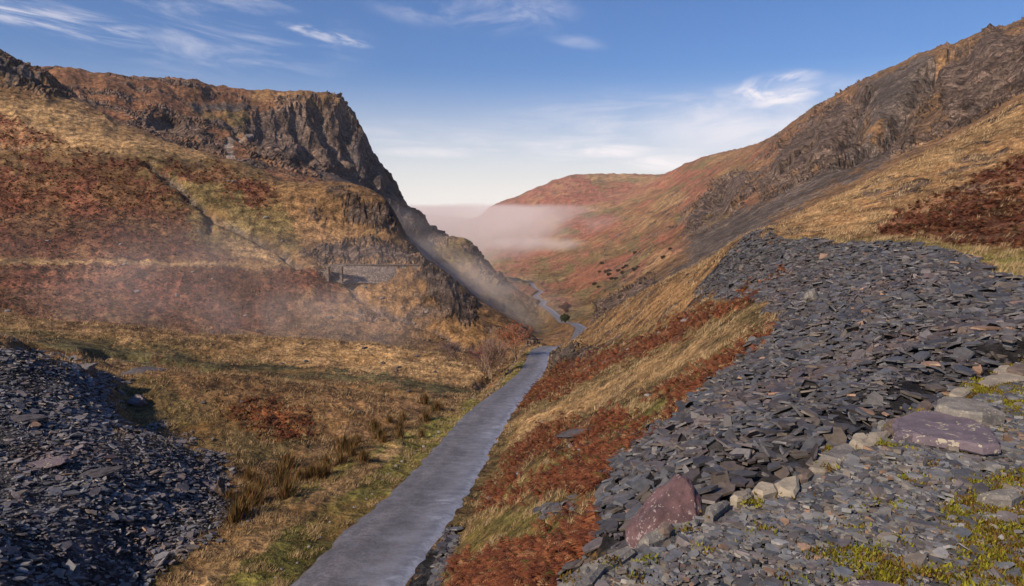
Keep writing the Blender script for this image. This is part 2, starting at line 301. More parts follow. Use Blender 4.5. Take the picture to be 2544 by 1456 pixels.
# name, polygon in photo points, nearest and farthest distance it may lie at, softness, mask kind (r rock, s slate, b bracken, g grass)
PAINT = [
 ('brown',[(-400,-200),(3000,-200),(3000,1700),(-400,1700)],0,9999,5,'g'),
 # far fell and valley side
 ('olive',[(1150,560),(1500,600),(1700,480),(1700,760),(1500,800),(1150,760)],480,3000,40,'g'),
 ('pink',[(1150,400),(1680,400),(1700,440),(1900,340),(1930,360),(1750,470),(1600,560),(1480,620),(1400,600),(1200,570)],1000,9999,30,'g'),
 ('straw',[(1460,425),(1660,440),(1600,470),(1520,465),(1470,450)],2000,9999,10,'g'),
 ('pink',[(1215,625),(1330,622),(1450,640),(1400,665),(1300,668),(1230,672)],900,9999,12,'g'),
 ('ochre',[(1600,470),(1660,445),(1650,490),(1560,560),(1480,600)],900,3000,20,'g'),
 ('heath',[(1660,440),(1780,380),(1930,340),(2150,210),(2130,300),(1980,420),(1850,520),(1700,600),(1560,690),(1480,700),(1600,590)],420,3000,25,'g'),
 ('pink',[(1480,705),(1620,640),(1700,610),(1680,640),(1600,690),(1450,760),(1380,750)],330,1300,16,'g'),
 ('olive',[(1360,790),(1450,755),(1560,700),(1560,730),(1480,775),(1440,800)],240,700,12,'g'),
 # scree side
 ('scree',[(1440,835),(1520,760),(1700,650),(1720,560),(1850,520),(1990,440),(2130,330),(2300,240),(2400,230),(2330,330),(2200,400),(2060,470),(1930,540),(1850,600),(1600,740)],160,800,14,'s'),
 ('scree',[(2130,215),(2300,140),(2330,150),(2270,240),(2210,330),(2160,330),(2150,280)],380,800,10,'s'),
 ('rock',[(1700,560),(1740,500),(1810,440),(1870,430),(1860,480),(1800,540),(1720,570)],300,1300,9,'r'),
 ('rock',[(1870,450),(1960,350),(2040,290),(2140,220),(2170,250),(2150,300),(2100,390),(2020,440),(1960,460),(1900,500)],300,1300,12,'r'),
 ('rock',[(2220,330),(2290,220),(2360,130),(2440,90),(2600,70),(2700,200),(2543,235),(2400,310),(2280,370),(2180,375)],230,700,14,'r'),
 ('brown',[(2270,290),(2330,230),(2350,290),(2280,350)],230,700,10,'g'),
 ('rock',[(1480,760),(1550,720),(1620,690),(1640,710),(1560,760),(1490,790)],160,420,8,'r'),
 # great crag and its hill
 ('heath',[(-400,-100),(140,150),(700,220),(830,300),(900,480),(700,470),(560,400),(-400,300)],300,1000,20,'g'),
 ('ochre',[(640,225),(800,232),(850,250),(780,262),(690,258),(600,250)],500,1000,6,'g'),
 ('olive',[(480,270),(620,280),(660,320),(620,345),(520,310)],300,700,12,'g'),
 ('scree',[(470,262),(560,258),(640,262),(650,272),(560,275),(480,275)],300,700,4,'s'),
 ('rock',[(640,262),(760,255),(850,248),(880,270),(1110,600),(1040,612),(930,500),(860,460),(780,440),(640,400),(600,340)],340,1000,12,'r'),
 ('darkrock',[(880,330),(905,330),(1110,600),(1050,612),(960,520),(880,470),(850,430)],420,1000,14,'r'),
 ('darkrock',[(-400,-100),(0,140),(70,175),(160,225),(175,250),(100,240),(0,200),(-400,60)],250,420,8,'r'),
 ('rock',[(330,290),(420,285),(490,310),(540,350),(560,390),(500,380),(440,345),(370,330)],280,600,10,'r'),
 ('scree',[(800,430),(880,440),(950,490),(1020,560),(960,530),(880,475),(820,462)],300,600,8,'s'),
 ('track',[(557,352),(572,342),(600,335),(630,330),(632,338),(604,345),(586,352),(580,360),(578,375),(584,402),(563,402),(556,375)],258,700,1.5,'t'),
 ('track',[(375,404),(470,402),(565,402),(565,406),(470,407),(375,409)],195,330,1.5,'t'),
 ('scree',[(770,430),(830,427),(880,436),(890,446),(820,440),(770,437)],260,600,3,'s'),
 # main hillside
 ('straw',[(-400,150),(0,235),(170,255),(300,318),(450,372),(600,412),(380,412),(200,392),(0,365),(-400,330)],150,320,10,'g'),
 ('bracken',[(-400,280),(0,290),(160,350),(100,362),(-400,350)],150,300,10,'b'),
 ('olive',[(-400,380),(380,400),(640,415),(750,470),(800,560),(760,640),(600,640),(-400,640)],130,300,20,'g'),
 ('bracken',[(-400,400),(250,402),(380,440),(470,520),(500,600),(640,640),(780,660),(860,700),(840,800),(650,835),(300,800),(0,772),(-400,760)],115,300,22,'b'),
 ('bracken',[(420,415),(560,425),(680,450),(720,500),(640,520),(560,470),(450,440)],150,300,14,'b'),
 ('straw',[(560,600),(640,590),(720,630),(750,655),(600,652)],140,260,14,'g'),
 ('ochre',[(640,440),(720,470),(860,470),(960,500),(1010,600),(1050,655),(800,655),(740,600),(720,520)],150,300,14,'g'),
 ('straw',[(-400,643),(0,647),(400,648),(780,650),(1050,652),(1050,657),(780,659),(0,658),(-400,658)],110,230,2.5,'t'),
 ('rock',[(865,500),(960,508),(985,545),(970,575),(900,560),(850,535)],180,240,8,'r'),
 ('rock',[(780,610),(900,600),(1020,620),(1040,652),(900,650),(800,645)],160,240,10,'r'),
 ('ochre',[(840,700),(1050,700),(1180,790),(1290,830),(1330,860),(1200,860),(1100,850),(950,790)],130,200,14,'g'),
 ('rock',[(1060,690),(1120,690),(1160,730),(1185,790),(1160,800),(1120,780),(1070,730)],135,200,7,'r'),
 ('rock',[(1040,660),(1075,655),(1110,690),(1060,700),(1030,690)],150,200,5,'r'),
 ('rock',[(1290,800),(1340,845),(1310,850),(1270,820)],130,200,6,'r'),
 ('brown',[(750,720),(900,760),(1050,830),(1150,870),(1200,900),(900,850),(650,830)],110,180,20,'g'),
 ('olive',[(1040,600),(1200,600),(1240,690),(1340,790),(1380,840),(1300,830),(1150,720)],230,480,15,'g'),
 ('rock',[(1150,612),(1185,612),(1225,665),(1250,700),(1215,690),(1180,650)],320,500,6,'r'),
 # hummocks, verge and heap on the left
 ('straw',[(-400,740),(0,780),(450,825),(900,845),(1100,880),(1200,925),(1190,960),(900,945),(600,925),(300,905),(0,840)],75,122,15,'g'),
 ('olive',[(0,815),(300,845),(500,870),(620,890),(700,920),(500,915),(250,885),(0,835)],70,115,14,'g'),
 ('wet',[(0,832),(200,848),(420,880),(620,900),(850,925),(1100,950),(1190,970),(1100,985),(850,950),(600,925),(300,900),(100,865)],66,106,9,'t'),  # dark olive foot of the hummock, deepened in place of shading
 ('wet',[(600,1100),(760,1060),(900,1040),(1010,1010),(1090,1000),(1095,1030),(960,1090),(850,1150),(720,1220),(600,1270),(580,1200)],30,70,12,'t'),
 ('ochre',[(280,930),(550,925),(850,955),(1080,995),(900,1080),(700,1130),(450,1100),(280,1040)],40,72,16,'g'),
 ('olive',[(280,950),(400,960),(560,1010),(800,1070),(760,1140),(600,1160),(400,1100),(280,1040)],38,60,20,'g'),
 ('brackenlit',[(560,1010),(640,990),(760,1040),(780,1080),(700,1090),(600,1050)],40,62,14,'b'),
 ('brown',[(560,1180),(700,1130),(850,1060),(1000,1010),(1090,1000),(1090,1040),(960,1100),(850,1160),(700,1240),(600,1290)],28,72,10,'g'),
 ('green',[(600,1290),(850,1160),(960,1100),(1090,1030),(1240,955),(1290,890),(1330,852),(1345,858),(1320,870),(1290,930),(1205,1000),(1040,1160),(700,1480),(300,1480)],20,135,9,'g'),
 ('straw',[(560,1310),(850,1180),(960,1120),(1000,1110),(900,1190),(700,1330),(520,1470),(350,1470)],20,60,9,'g'),
 ('slate',[(-400,780),(0,838),(100,868),(285,945),(280,1010),(300,1065),(430,1090),(560,1160),(550,1200),(620,1262),(500,1340),(350,1456),(300,1700),(-400,1700)],0,57,20,'s'),
 # right slope
 ('olive',[(1000,1500),(1100,1300),(1250,1060),(1340,960),(1450,860),(1700,760),(1900,700),(1900,900),(1500,1250),(1450,1500)],6,120,14,'g'),
 ('ochre',[(1360,900),(1370,866),(1440,830),(1600,722),(1850,592),(1880,640),(1760,720),(1700,770),(1500,850),(1400,910)],40,160,12,'g'),
 ('dirt',[(1362,900),(1370,866),(1440,860),(1500,860),(1420,920),(1365,950)],80,140,8,'r'),
 ('straw',[(1290,1050),(1400,1000),(1500,950),(1700,860),(1860,790),(1760,880),(1560,985),(1400,1050),(1280,1090)],20,110,12,'g'),
 ('bracken',[(1290,1010),(1310,970),(1400,900),(1550,852),(1680,790),(1770,750),(1800,775),(1700,840),(1500,925),(1380,985)],25,110,9,'b'),
 ('bracken',[(1250,1150),(1290,1100),(1400,1050),(1500,1035),(1700,945),(1850,850),(1950,790),(1960,850),(1800,940),(1700,1030),(1640,1090),(1500,1085),(1400,1120),(1250,1190)],10,70,14,'b'),
 ('bracken',[(1190,1260),(1220,1190),(1400,1120),(1650,1075),(1560,1130),(1500,1220),(1350,1225),(1250,1255)],8,50,12,'b'),
 ('bracken',[(1110,1480),(1140,1380),(1280,1345),(1400,1270),(1490,1250),(1495,1340),(1400,1420),(1350,1480)],3,30,14,'b'),
 ('slate',[(1850,590),(1950,588),(2100,594),(2300,606),(2400,625),(2440,660),(2560,692),(2950,690),(3000,1700),(1300,1700),(1370,1456),(1480,1380),(1485,1260),(1510,1190),(1570,1120),(1665,1050),(1720,1000),(1850,900),(1960,800),(1900,750),(1790,735),(1700,710),(1760,660),(1820,612)],0,72,13,'s'),
 ('slate',[(1000,1480),(1040,1400),(1120,1300),(1150,1310),(1100,1400),(1080,1480)],10,40,6,'s'),
 ('slate',[(1330,1270),(1420,1240),(1430,1270),(1340,1290)],8,40,5,'s'),
 ('brackenlit',[(1780,790),(1850,720),(1940,670),(1960,680),(1870,740),(1810,790)],15,60,9,'b'),
 ('green',[(1160,1320),(1230,1275),(1330,1270),(1440,1290),(1400,1340),(1250,1360),(1180,1390)],6,45,14,'g'),
 ('green',[(1250,1200),(1330,1150),(1420,1120),(1440,1140),(1330,1200),(1260,1240)],10,60,12,'g'),
 ('green',[(1540,1010),(1650,985),(1700,1010),(1640,1050),(1560,1050)],12,60,12,'g'),
 # grassy spur on the right
 ('ochre',[(1925,590),(1935,552),(2100,472),(2543,236),(2950,30),(2950,640),(2543,625),(2200,600),(2050,590)],30,150,5,'g'),
 ('straw',[(1940,560),(2100,480),(2300,380),(2543,245),(2543,300),(2300,420),(2100,510),(1960,575)],50,150,9,'g'),
 ('straw',[(2100,560),(2300,490),(2543,370),(2543,400),(2300,520),(2150,580)],45,110,10,'g'),
 ('bracken',[(2180,565),(2230,525),(2400,455),(2543,380),(2950,200),(2950,640),(2543,615),(2300,598),(2200,590)],28,110,9,'b'),
 ('green',[(1950,586),(2200,596),(2300,600),(2543,615),(2950,640),(2950,760),(2543,692),(2460,690),(2480,655),(2380,625),(2200,606),(1950,592)],15,62,4,'g'),
]
def to_photo(x, y, z):
    c, s = math.cos(PITCH), math.sin(PITCH); f = y*c-z*s; v = y*s+z*c
    return CX+F*x/f, CY-F*v/f
def sdf_poly(px, py, P):
    P = np.array(P, np.float32); d = np.full(px.shape, 1e12, np.float32); ins = np.zeros(px.shape, bool)
    for i in range(len(P)):
        a = P[i]; b = P[(i+1) % len(P)]; e = b-a
        wx = px-a[0]; wy = py-a[1]; t = np.clip((wx*e[0]+wy*e[1])/(e@e), 0, 1)
        d = np.minimum(d, (wx-t*e[0])**2+(wy-t*e[1])**2)
        if e[1] != 0:
            c = ((a[1] > py) != (b[1] > py)) & (px < e[0]*(py-a[1])/e[1]+a[0]); ins ^= c
    d = np.sqrt(d); return np.where(ins, -d, d)
def paint(x, y, z):
    px, py = to_photo(x, y, z); r = np.hypot(x, y)
    px = px.astype(np.float32); py = py.astype(np.float32)
    k = 42.0/r                                   # warp noise whose size follows distance
    nz = (fbm(x*k*.22+3, y*k*.22, z*k*.5, 2)*1.0) if False else None
    lr = np.log(r); th = np.arctan2(x, y); q = z/r
    n1 = fbm(th*34, lr*12, q*60, 4, .6)*2.0; n2 = perlin(th*260, lr*80, q*420)*1.5; n3 = fbm(th*16+5, lr*9, q*34, 5, .62)*1.6
    col = np.zeros((len(x), 3), np.float32); m = np.zeros((len(x), 4), np.float32)
    for name, P, d0, d1, soft, kd in PAINT:
        A = np.array(P); s = soft*3+8
        sel = (y >= d0) & (y < d1) & (px > A[:, 0].min()-s) & (px < A[:, 0].max()+s) & (py > A[:, 1].min()-s) & (py < A[:, 1].max()+s)
        idx = np.nonzero(sel)[0]
        if len(idx) == 0: continue
        sd_ = sdf_poly(px[idx], py[idx], P)+n1[idx]*soft*2.0+n2[idx]*soft*1.3
        ww = sstep(soft*.8, -soft*.8, sd_)[:, None]
        if kd in 'bg' and soft > 5: ww = ww*(1-(.42 if kd == 'b' else .3)*sstep(-.1, .5, n3[idx]+.25*(ord(name[0]) % 3-1)))[:, None]
        col[idx] = col[idx]*(1-ww)+np.array(COL[name], np.float32)*ww
        k = np.zeros(4, np.float32)
        if kd != 't': k['rsbg'.index(kd)] = 1
        m[idx] = m[idx]*(1-ww)+k*ww
    return col, m
def cover(x, y):
    z = H0(x, y); return paint(x, y, z)
# gullies: (points in the photo, half width in px, depth factor)
GULLY = [([(2330,150,470),(2290,215,440),(2240,270,420),(2190,330,410),(2140,400,400)],24,2.0),([(2150,240,600),(2120,300,560),(2100,370,520)],15,1.8),([(2000,370,620),(1960,410,600),(1900,460,560),(1840,500,540)],22,1.9),
         ([(1850,430,800),(1800,470,760),(1760,520,700)],12,1.8),([(2543,190,330),(2450,240,320),(2370,300,300)],14,1.1),([(1700,520,1000),(1680,560,900)],9,1),([(180,235,300),(110,205,305),(40,180,300)],14,1.2),
         ([(560,300,460),(600,350,420),(640,380,400)],8,1),([(790,265,640),(800,330,600),(830,400,580)],14,1.3),([(860,280,660),(850,340,640),(880,420,600)],14,1.3),([(910,350,690),(905,420,660),(940,490,620)],12,1.2),([(730,280,600),(740,340,560),(780,400,520)],12,1.2),([(365,408,208),(430,455,204),(520,530,192),(600,570,184),(680,610,176),(745,655,164)],11,1.0),
         ([(520,530,192),(530,560,186),(520,575,184)],8,.8),
         ([(845,692,160),(900,735,156),(980,785,153),(1060,815,150),(1130,850,146),(1180,872,142)],8,.9),
         ([(440,590,178),(470,572,180),(510,570,181)],5,.8),
         ([(0,368,207),(120,372,208),(220,380,208),(300,392,208)],5,.9),
         ([(0,852,66),(250,880,68),(500,915,70),(800,955,73),(1050,990,75),(1180,985,79),(1215,950,92),(1240,925,108)],13,1.3)]
# ---------------------------------------------------------------- terrain grid
EDGE_PX = [(1210,1570),(1290,1500),(1370,1456),(1470,1405),(1552,1355),(1602,1328),(1690,1292),(1747,1266),(1810,1238),(1877,1208),(1930,1190),(1982,1174),(2012,1158),(2052,1113),(2127,1090),(2197,1048),(2245,1030),(2292,1003),(2342,985),(2432,943),(2502,908),(2600,868),(2760,820)]
PZ = -1.70
EDGE = np.array([on_level(a, b, PZ)[:2] for a, b in EDGE_PX])
def path_side(xx, yy):
    """> 0 on the path, metres from its edge"""
    d = np.full(xx.shape, 1e9); sg = np.zeros(xx.shape)
    for a, b in zip(EDGE[:-1], EDGE[1:]):
        e = b-a; t = np.clip(((xx-a[0])*e[0]+(yy-a[1])*e[1])/(e@e), 0, 1); dd = np.hypot(xx-a[0]-t*e[0], yy-a[1]-t*e[1])
        s_ = np.sign((xx-a[0])*e[1]-(yy-a[1])*e[0]); u = dd < d; d = np.where(u, dd, d); sg = np.where(u, s_, sg)
    return d*sg
def build_grid(nt, nr, th0, th1):
    th = np.linspace(th0, th1, nt); u = np.linspace(0, 1, nr)
    lr = LR0+0.3+(LR1-LR0-0.3)*(u**0.92)
    T, R = np.meshgrid(th, lr, indexing='ij'); T = T.ravel(); R = R.ravel(); r = np.exp(R)
    x = np.sin(T)*r; y = np.cos(T)*r; z = Efun(T, R)*r
    return x, y, z, r, T, R
def snap(px_, py_, D):
    """where the sight line meets the bare ground, near distance D"""
    Ds = np.geomspace(D*.55, D*1.9, 260); r0 = ray_dir(px_, py_); X_ = r0[0]/r0[1]*Ds; Z_ = r0[2]/r0[1]*Ds
    h_ = np.nonzero(Z_ < H0(X_, Ds))[0]
    return at(px_, py_, Ds[h_[0]] if len(h_) and h_[0] > 0 else D)
def terrain_detail(x, y, z, r):
    col, m = paint(x, y, z)
    rock, slate, brk, grs = m.T
    px, py = to_photo(x, y, z)
    # stony break-up inside the hill regions: patches of bare rock on steep broken ground
    big = fbm(x/38, y/38, z/30, 4, .55)
    rocky = np.zeros_like(r)
    hill = (y > 300)
    rocky = np.where(hill & (px < 1110), sstep(.06, .30, big+.10*fbm(x/9, y/9, z/9, 3)), 0)
    rocky = np.where(hill & (px > 1500) & (y < 1300), sstep(.10, .38, big), rocky)
    rocky = np.where((y > 125) & (y < 300) & (px > 740) & (px < 1400), sstep(.19, .42, fbm(x/9, y/9, z/7, 4))*.7, rocky)
    rocky = np.where((y > 60) & (y < 160) & (px > 1360) & (py < 900) & (slate < .5), sstep(.12, .35, fbm(x/5, y/5, z/4, 4))*.8, rocky)
    # bands of bracken, bilberry and pale grass that follow the contours of the long far slopes
    fs = np.nonzero((y > 330) & (px > 1150))[0]; X_, Y_, Z_ = x[fs], y[fs], z[fs]; wz = 20+Y_*.012
    b1 = fbm(X_/170+2, Y_/420, Z_/wz, 5, .58)+.12*fbm(X_/20, Y_/30, Z_/12, 3); b2 = fbm(X_/120+40, Y_/300, Z_/wz+9, 5, .6)
    for bb, lo_, hi_, cc_n, st_ in ((b1, .02, .22, (.22, .082, .050), .8), (-b1, .10, .30, (.26, .17, .075), .7), (b2, .12, .30, (.115, .105, .042), .75), (-b2, .22, .36, (.30, .20, .10), .6)):
        wv = (sstep(lo_, hi_, bb)*st_*grs[fs]*sstep(2000, 1750, px[fs]))[:, None]; col[fs] = col[fs]*(1-wv)+np.array(cc_n, np.float32)*wv
    rocky *= np.clip(grs+brk*.4, 0, 1)
    col = col*(1-rocky[:, None])+np.array(COL['rock'], np.float32)*rocky[:, None]
    rock = np.clip(rock+rocky, 0, 1); grs = grs*(1-rocky); brk = brk*(1-rocky)
    # broad relief
    s = np.clip(r, 25, 900)
    amp = np.where(y < 60, .12, np.where(y < 120, .35, np.where(y < 300, .9, np.where(y < 1000, 3.0, 7.0))))
    amp = np.interp(r, [3, 25, 60, 120, 300, 1000, 3000], [.05, .15, .55, .95, 2.0, 5.5, 13])
    wl = np.interp(r, [3, 25, 60, 120, 300, 1000, 3000], [2, 5, 9, 16, 40, 120, 260])
    dz = amp*fbm(x/wl, y/wl, z/wl*.7, 4, .5)*np.where(slate > .5, .6, 1.0)
    dz += np.interp(r, [200, 450, 1200, 3000], [0, 2.0, 4.5, 9])*fbm(x/(wl*.28), y/(wl*.28), z/(wl*.5), 3, .55, True)
    # crags: blocky ridged relief, strongly stretched downhill
    a = np.interp(r, [60, 150, 250, 450, 700, 1500], [.8, 2.0, 3.4, 8.5, 13.0, 16.0]); f1 = a*3.4; a = a*(1-.62*np.clip(rocky, 0, 1))
    rd = fbm(x/f1, y/f1, z/(f1*2.6), 5, .55, True)
    rd2 = np.abs(perlin(x/(a*1.1), y/(a*1.1), z/(a*2.2)))
    dr = rock*a*((rd-.35)*1.05-rd2*.55)
    # gullies
    for P, wpx, dep in GULLY:
        Q = np.array([snap(*p) for p in lerp_poly(P, 12)]); dm = Q[:, 1].mean(); wm = wpx/F*dm*1.6
        sel = np.nonzero((x > Q[:, 0].min()-8) & (x < Q[:, 0].max()+8) & (y > Q[:, 1].min()-8) & (y < Q[:, 1].max()+8))[0]
        if not len(sel): continue
        X = x[sel]+3.2*perlin(x[sel]/9, y[sel]/9, 0*x[sel])+1.2*perlin(x[sel]/3, y[sel]/3, 0*x[sel]); Y = y[sel]; d = np.full(len(sel), 1e9)
        for a_, b_ in zip(Q[:-1], Q[1:]):
            e = (b_-a_)[:2]; t = np.clip(((X-a_[0])*e[0]+(Y-a_[1])*e[1])/(e@e), 0, 1)
            d = np.minimum(d, np.hypot(X-a_[0]-t*e[0], Y-a_[1]-t*e[1]))
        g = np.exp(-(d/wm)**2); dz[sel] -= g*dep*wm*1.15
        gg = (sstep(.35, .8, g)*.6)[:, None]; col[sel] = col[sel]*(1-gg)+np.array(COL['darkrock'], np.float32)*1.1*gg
    # tussocks / bracken mounds / hollows
    wt = np.interp(r, [3, 30, 100, 300, 1000], [.5, .8, 1.8, 3.5, 9])
    t1 = fbm(x/wt, y/wt, z/wt, 3, .6)
    dz += (brk*.42+grs*.24+rock*.2+slate*.16)*wt*t1*.9
    z2 = z+dz+dr*.75
    nx = -dr*.5*np.sign(x+1e-6)*0
    # push crags out towards the valley so that faces overhang into buttresses
    gx = np.where(x < 0, 1.0, -1.0); hx = np.where(y > 150, dr*.55, dr*.3)
    x2 = x+gx*hx; y2 = y-np.abs(hx)*.25*np.sign(dr)
    nearp = np.nonzero((r < 14) & (x > -4))[0]; pd = path_side(x[nearp], y[nearp]); z2[nearp] -= .62*sstep(2.6, .3, -pd)
    # the bed of the road
    d, h, hw, sg = road_dist(x, y)
    near = d < 1e8
    kk = np.where(near, sstep(hw+1.7, hw+.25, d), 0)
    edge_drop = np.where((sg < 0) & near, sstep(hw+6, hw+.5, d)*.0, 0)
    z2 = z2*(1-kk)+(h-.06)*kk-edge_drop
    x2 = x2*(1-kk)+x*kk; y2 = y2*(1-kk)+y*kk
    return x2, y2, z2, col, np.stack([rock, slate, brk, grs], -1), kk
print('terrain rbf', n)
# ---------------------------------------------------------------- materials
def new_mat(name):
    m = bpy.data.materials.new(name); m.use_nodes = True; m.node_tree.nodes.clear(); return m, NT(m.node_tree)
def finish(N, base, rough=0.9, bump=None, bstr=0.6, bdist=0.1, spec=0.25, **kw):
    ins = {'Base Color': base, 'Roughness': rough, 'Specular IOR Level': spec}
    if bump is not None:
        b = N('ShaderNodeBump', {'Height': bump, 'Strength': bstr, 'Distance': bdist}); ins['Normal'] = b.outputs[0]
    ins.update(kw); p = N('ShaderNodeBsdfPrincipled', ins); N('ShaderNodeOutputMaterial', {0: p.outputs[0]}); return p
def terrain_material():
    m, N = new_mat('moorland')
    c = N('ShaderNodeVertexColor', layer_name='col').outputs[0]; k = N('ShaderNodeVertexColor', layer_name='mask')
    ks = N('ShaderNodeSeparateColor', {0: k.outputs[0]}); rock, slate, brk = ks.outputs[0], ks.outputs[1], ks.outputs[2]
    P = N('ShaderNodeNewGeometry').outputs['Position']
    far = N.noise(P, .035, 8, .6); mid = N.noise(P, .35, 8, .62); fine = N.noise(P, 3.2, 6, .65)
    v1 = N.ramp(far, .34, .66, .62, 1.40); v2 = N.ramp(mid, .34, .66, .45, 1.6); v3 = N.ramp(fine, .32, .68, .55, 1.5)
    v = N.math('MULTIPLY', N.math('MULTIPLY', v1, v2), v3)
    cc = N.mix(1.0, c, N('ShaderNodeCombineXYZ', {0: v, 1: v, 2: v}).outputs[0], 'MULTIPLY')
    # straw and green growth mixed through the grass, bracken dotted with greener gaps
    g1 = N.ramp(N.noise(P, .12, 7, .65, .5), .50, .66, 0, .40); grass = N.math('SUBTRACT', 1.0, N.math('ADD', N.math('ADD', rock, slate), brk), clamp=True)
    cc = N.mix(N.math('MULTIPLY', g1, grass), cc, (.30, .17, .06))
    g2 = N.ramp(N.noise(P, .7, 6, .7, .3), .56, .70, 0, .6)
    cc = N.mix(N.math('MULTIPLY', g2, grass), cc, (.095, .085, .03))
    g3 = N.ramp(N.noise(P, .45, 6, .7, .2), .55, .72, 0, .5)
    cc = N.mix(N.math('MULTIPLY', g3, brk), cc, (.15, .10, .035))
    g4 = N.ramp(N.noise(P, 1.1, 5, .7), .55, .68, 0, .7)
    cc = N.mix(N.math('MULTIPLY', g4, brk), cc, (.26, .07, .025))
    # cracks and blocks
    wp = N('ShaderNodeVectorMath', {0: P, 1: (1, 1, .45)}, operation='MULTIPLY').outputs[0]
    vo = N('ShaderNodeTexVoronoi', {'Vector': wp, 'Scale': .28, 'Randomness': 1.0}, feature='DISTANCE_TO_EDGE')
    crack = N.ramp(vo.outputs[0], 0, .09, .45, 1)
    vs = N('ShaderNodeTexVoronoi', {'Vector': P, 'Scale': 2.6}); st = N('ShaderNodeSeparateColor', {0: vs.outputs['Color']}).outputs[0]
    vb = N('ShaderNodeTexVoronoi', {'Vector': P, 'Scale': .55}); sb = N('ShaderNodeSeparateColor', {0: vb.outputs['Color']}).outputs[0]
    stones = N.math('MULTIPLY', N.ramp(st, 0, 1, .55, 1.5, False), N.ramp(sb, 0, 1, .7, 1.3, False))
    sv = N('ShaderNodeCombineXYZ', {0: stones, 1: stones, 2: stones}).outputs[0]
    cc = N.mix(slate, cc, N.mix(1.0, cc, sv, 'MULTIPLY'))
    cv = N('ShaderNodeCombineXYZ', {0: crack, 1: crack, 2: crack}).outputs[0]
    rk = N.mix(N.ramp(N.noise(P, .22, 7, .7), .48, .68), N.mix(1.0, cc, cv, 'MULTIPLY'), (.19, .145, .11))
    cc = N.mix(rock, cc, rk)
    sr = N('ShaderNodeVectorMath', {0: P, 1: (1, 1, .35)}, operation='MULTIPLY').outputs[0]
    stk = N.noise(sr, .16, 9, .68, .8); stk2 = N.noise(sr, .045, 9, .7, 1.0)
    sk = N.math('MULTIPLY', N.ramp(stk, .36, .62, .42, 1.3), N.ramp(stk2, .38, .6, .55, 1.25)); skv = N('ShaderNodeCombineXYZ', {0: sk, 1: sk, 2: sk}).outputs[0]
    cc = N.mix(N.math('MULTIPLY', rock, .85), cc, N.mix(1.0, cc, skv, 'MULTIPLY'))
    tus = N.noise(P, 1.3, 4, .7); tv = N.ramp(tus, .35, .62, .62, 1.28); tvv = N('ShaderNodeCombineXYZ', {0: tv, 1: tv, 2: tv}).outputs[0]
    cc = N.mix(1.0, cc, tvv, 'MULTIPLY')
    h = N.math('ADD', N.math('MULTIPLY', mid, 1.5), N.math('MULTIPLY', fine, .25))
    h = N.math('ADD', h, N.math('ADD', N.math('MULTIPLY', far, 7.0), N.math('MULTIPLY', N.math('MULTIPLY', stk, rock), 5.0)))
    h = N.math('ADD', h, N.math('MULTIPLY', N.math('MULTIPLY', st, slate), .25))
    finish(N, cc, .92, h, .9, .8, .15); return m
M_TERR = terrain_material()
def link(name, me, parent=None, **props):
    o = bpy.data.objects.new(name, me); sc.collection.objects.link(o)
    if parent is not None: o.parent = parent
    for k, v in props.items(): o[k] = v
    return o
def np_mesh(name, V, Fs, mat, smooth=False, attrs=None):
    """V (n,3); Fs list of (faces array (m,k))"""
    me = bpy.data.meshes.new(name); V = np.asarray(V, np.float32)
    me.vertices.add(len(V)); me.vertices.foreach_set('co', V.ravel())
    nl = sum(f.size for f in Fs); nf = sum(len(f) for f in Fs)
    me.loops.add(nl); me.polygons.add(nf)
    me.loops.foreach_set('vertex_index', np.concatenate([f.ravel() for f in Fs]).astype(np.int32))
    tot = np.concatenate([np.full(len(f), f.shape[1]) for f in Fs]); st = np.concatenate([[0], np.cumsum(tot)[:-1]])
    me.polygons.foreach_set('loop_start', st.astype(np.int32))
    me.polygons.foreach_set('use_smooth', np.full(nf, smooth) if np.isscalar(smooth) else smooth)
    for k, A in (attrs or {}).items():
        at_ = me.color_attributes.new(k, 'FLOAT_COLOR', 'POINT')
        A4 = np.ones((len(V), 4), np.float32); A4[:, :A.shape[1]] = A; at_.data.foreach_set('color', A4.ravel())
    me.update(calc_edges=True)
    if mat is not None:
        for mm in (mat if isinstance(mat, list) else [mat]): me.materials.append(mm)
    return me
NTH, NR = 1760, 1500
x, y, z, r, T, R = build_grid(NTH, NR, TH0, TH1)
x2, y2, z2, col, msk, bed = terrain_detail(x, y, z, r)
px, py = to_photo(x, y, z)
idx = np.arange(NTH*NR).reshape(NTH, NR)
quads = np.stack([idx[:-1, :-1], idx[1:, :-1], idx[1:, 1:], idx[:-1, 1:]], -1).reshape(-1, 4)
fc = quads[:, 0]
fpx, fy, fpy = px[fc], y[fc], py[fc]; sl_ = msk[fc, 1] > .5
reg = np.zeros(len(fc), int)                                            # 0 ground
reg[(fy > 118) & (fpx < 1352)] = 1
reg[(fy > 250) & (fpx < 1352)] = 2
reg[(fy > 300) & (fpx < 1020)] = 3
reg[(fy > 300) & (fpx >= 1020) & (fpx < 1110) & (fy > 480)] = 3
reg[(fy > 118) & (fpx >= 1352) & (fy < 1500)] = 4
reg[(fy > 600) & (fpx > 1110) & (fpx < 1360)] = 5
reg[(fy > 1500)] = 5
reg[(fy > 68) & (fy < 145) & (fpx > 1920) & (fpy < 592)] = 6
reg[(fy > 30) & (fy < 145) & (fpx > 1935) & (fpy < 612) & (~sl_)] = 6
reg[sl_ & (fy < 72) & (fpx > 1290)] = 7
reg[sl_ & (fy < 60) & (fpx < 900)] = 8
names = ['ground', 'bracken_hillside', 'rocky_spur', 'crag_hill', 'scree_hillside', 'far_fell', 'grassy_spur', 'slate_tip', 'slate_heap']
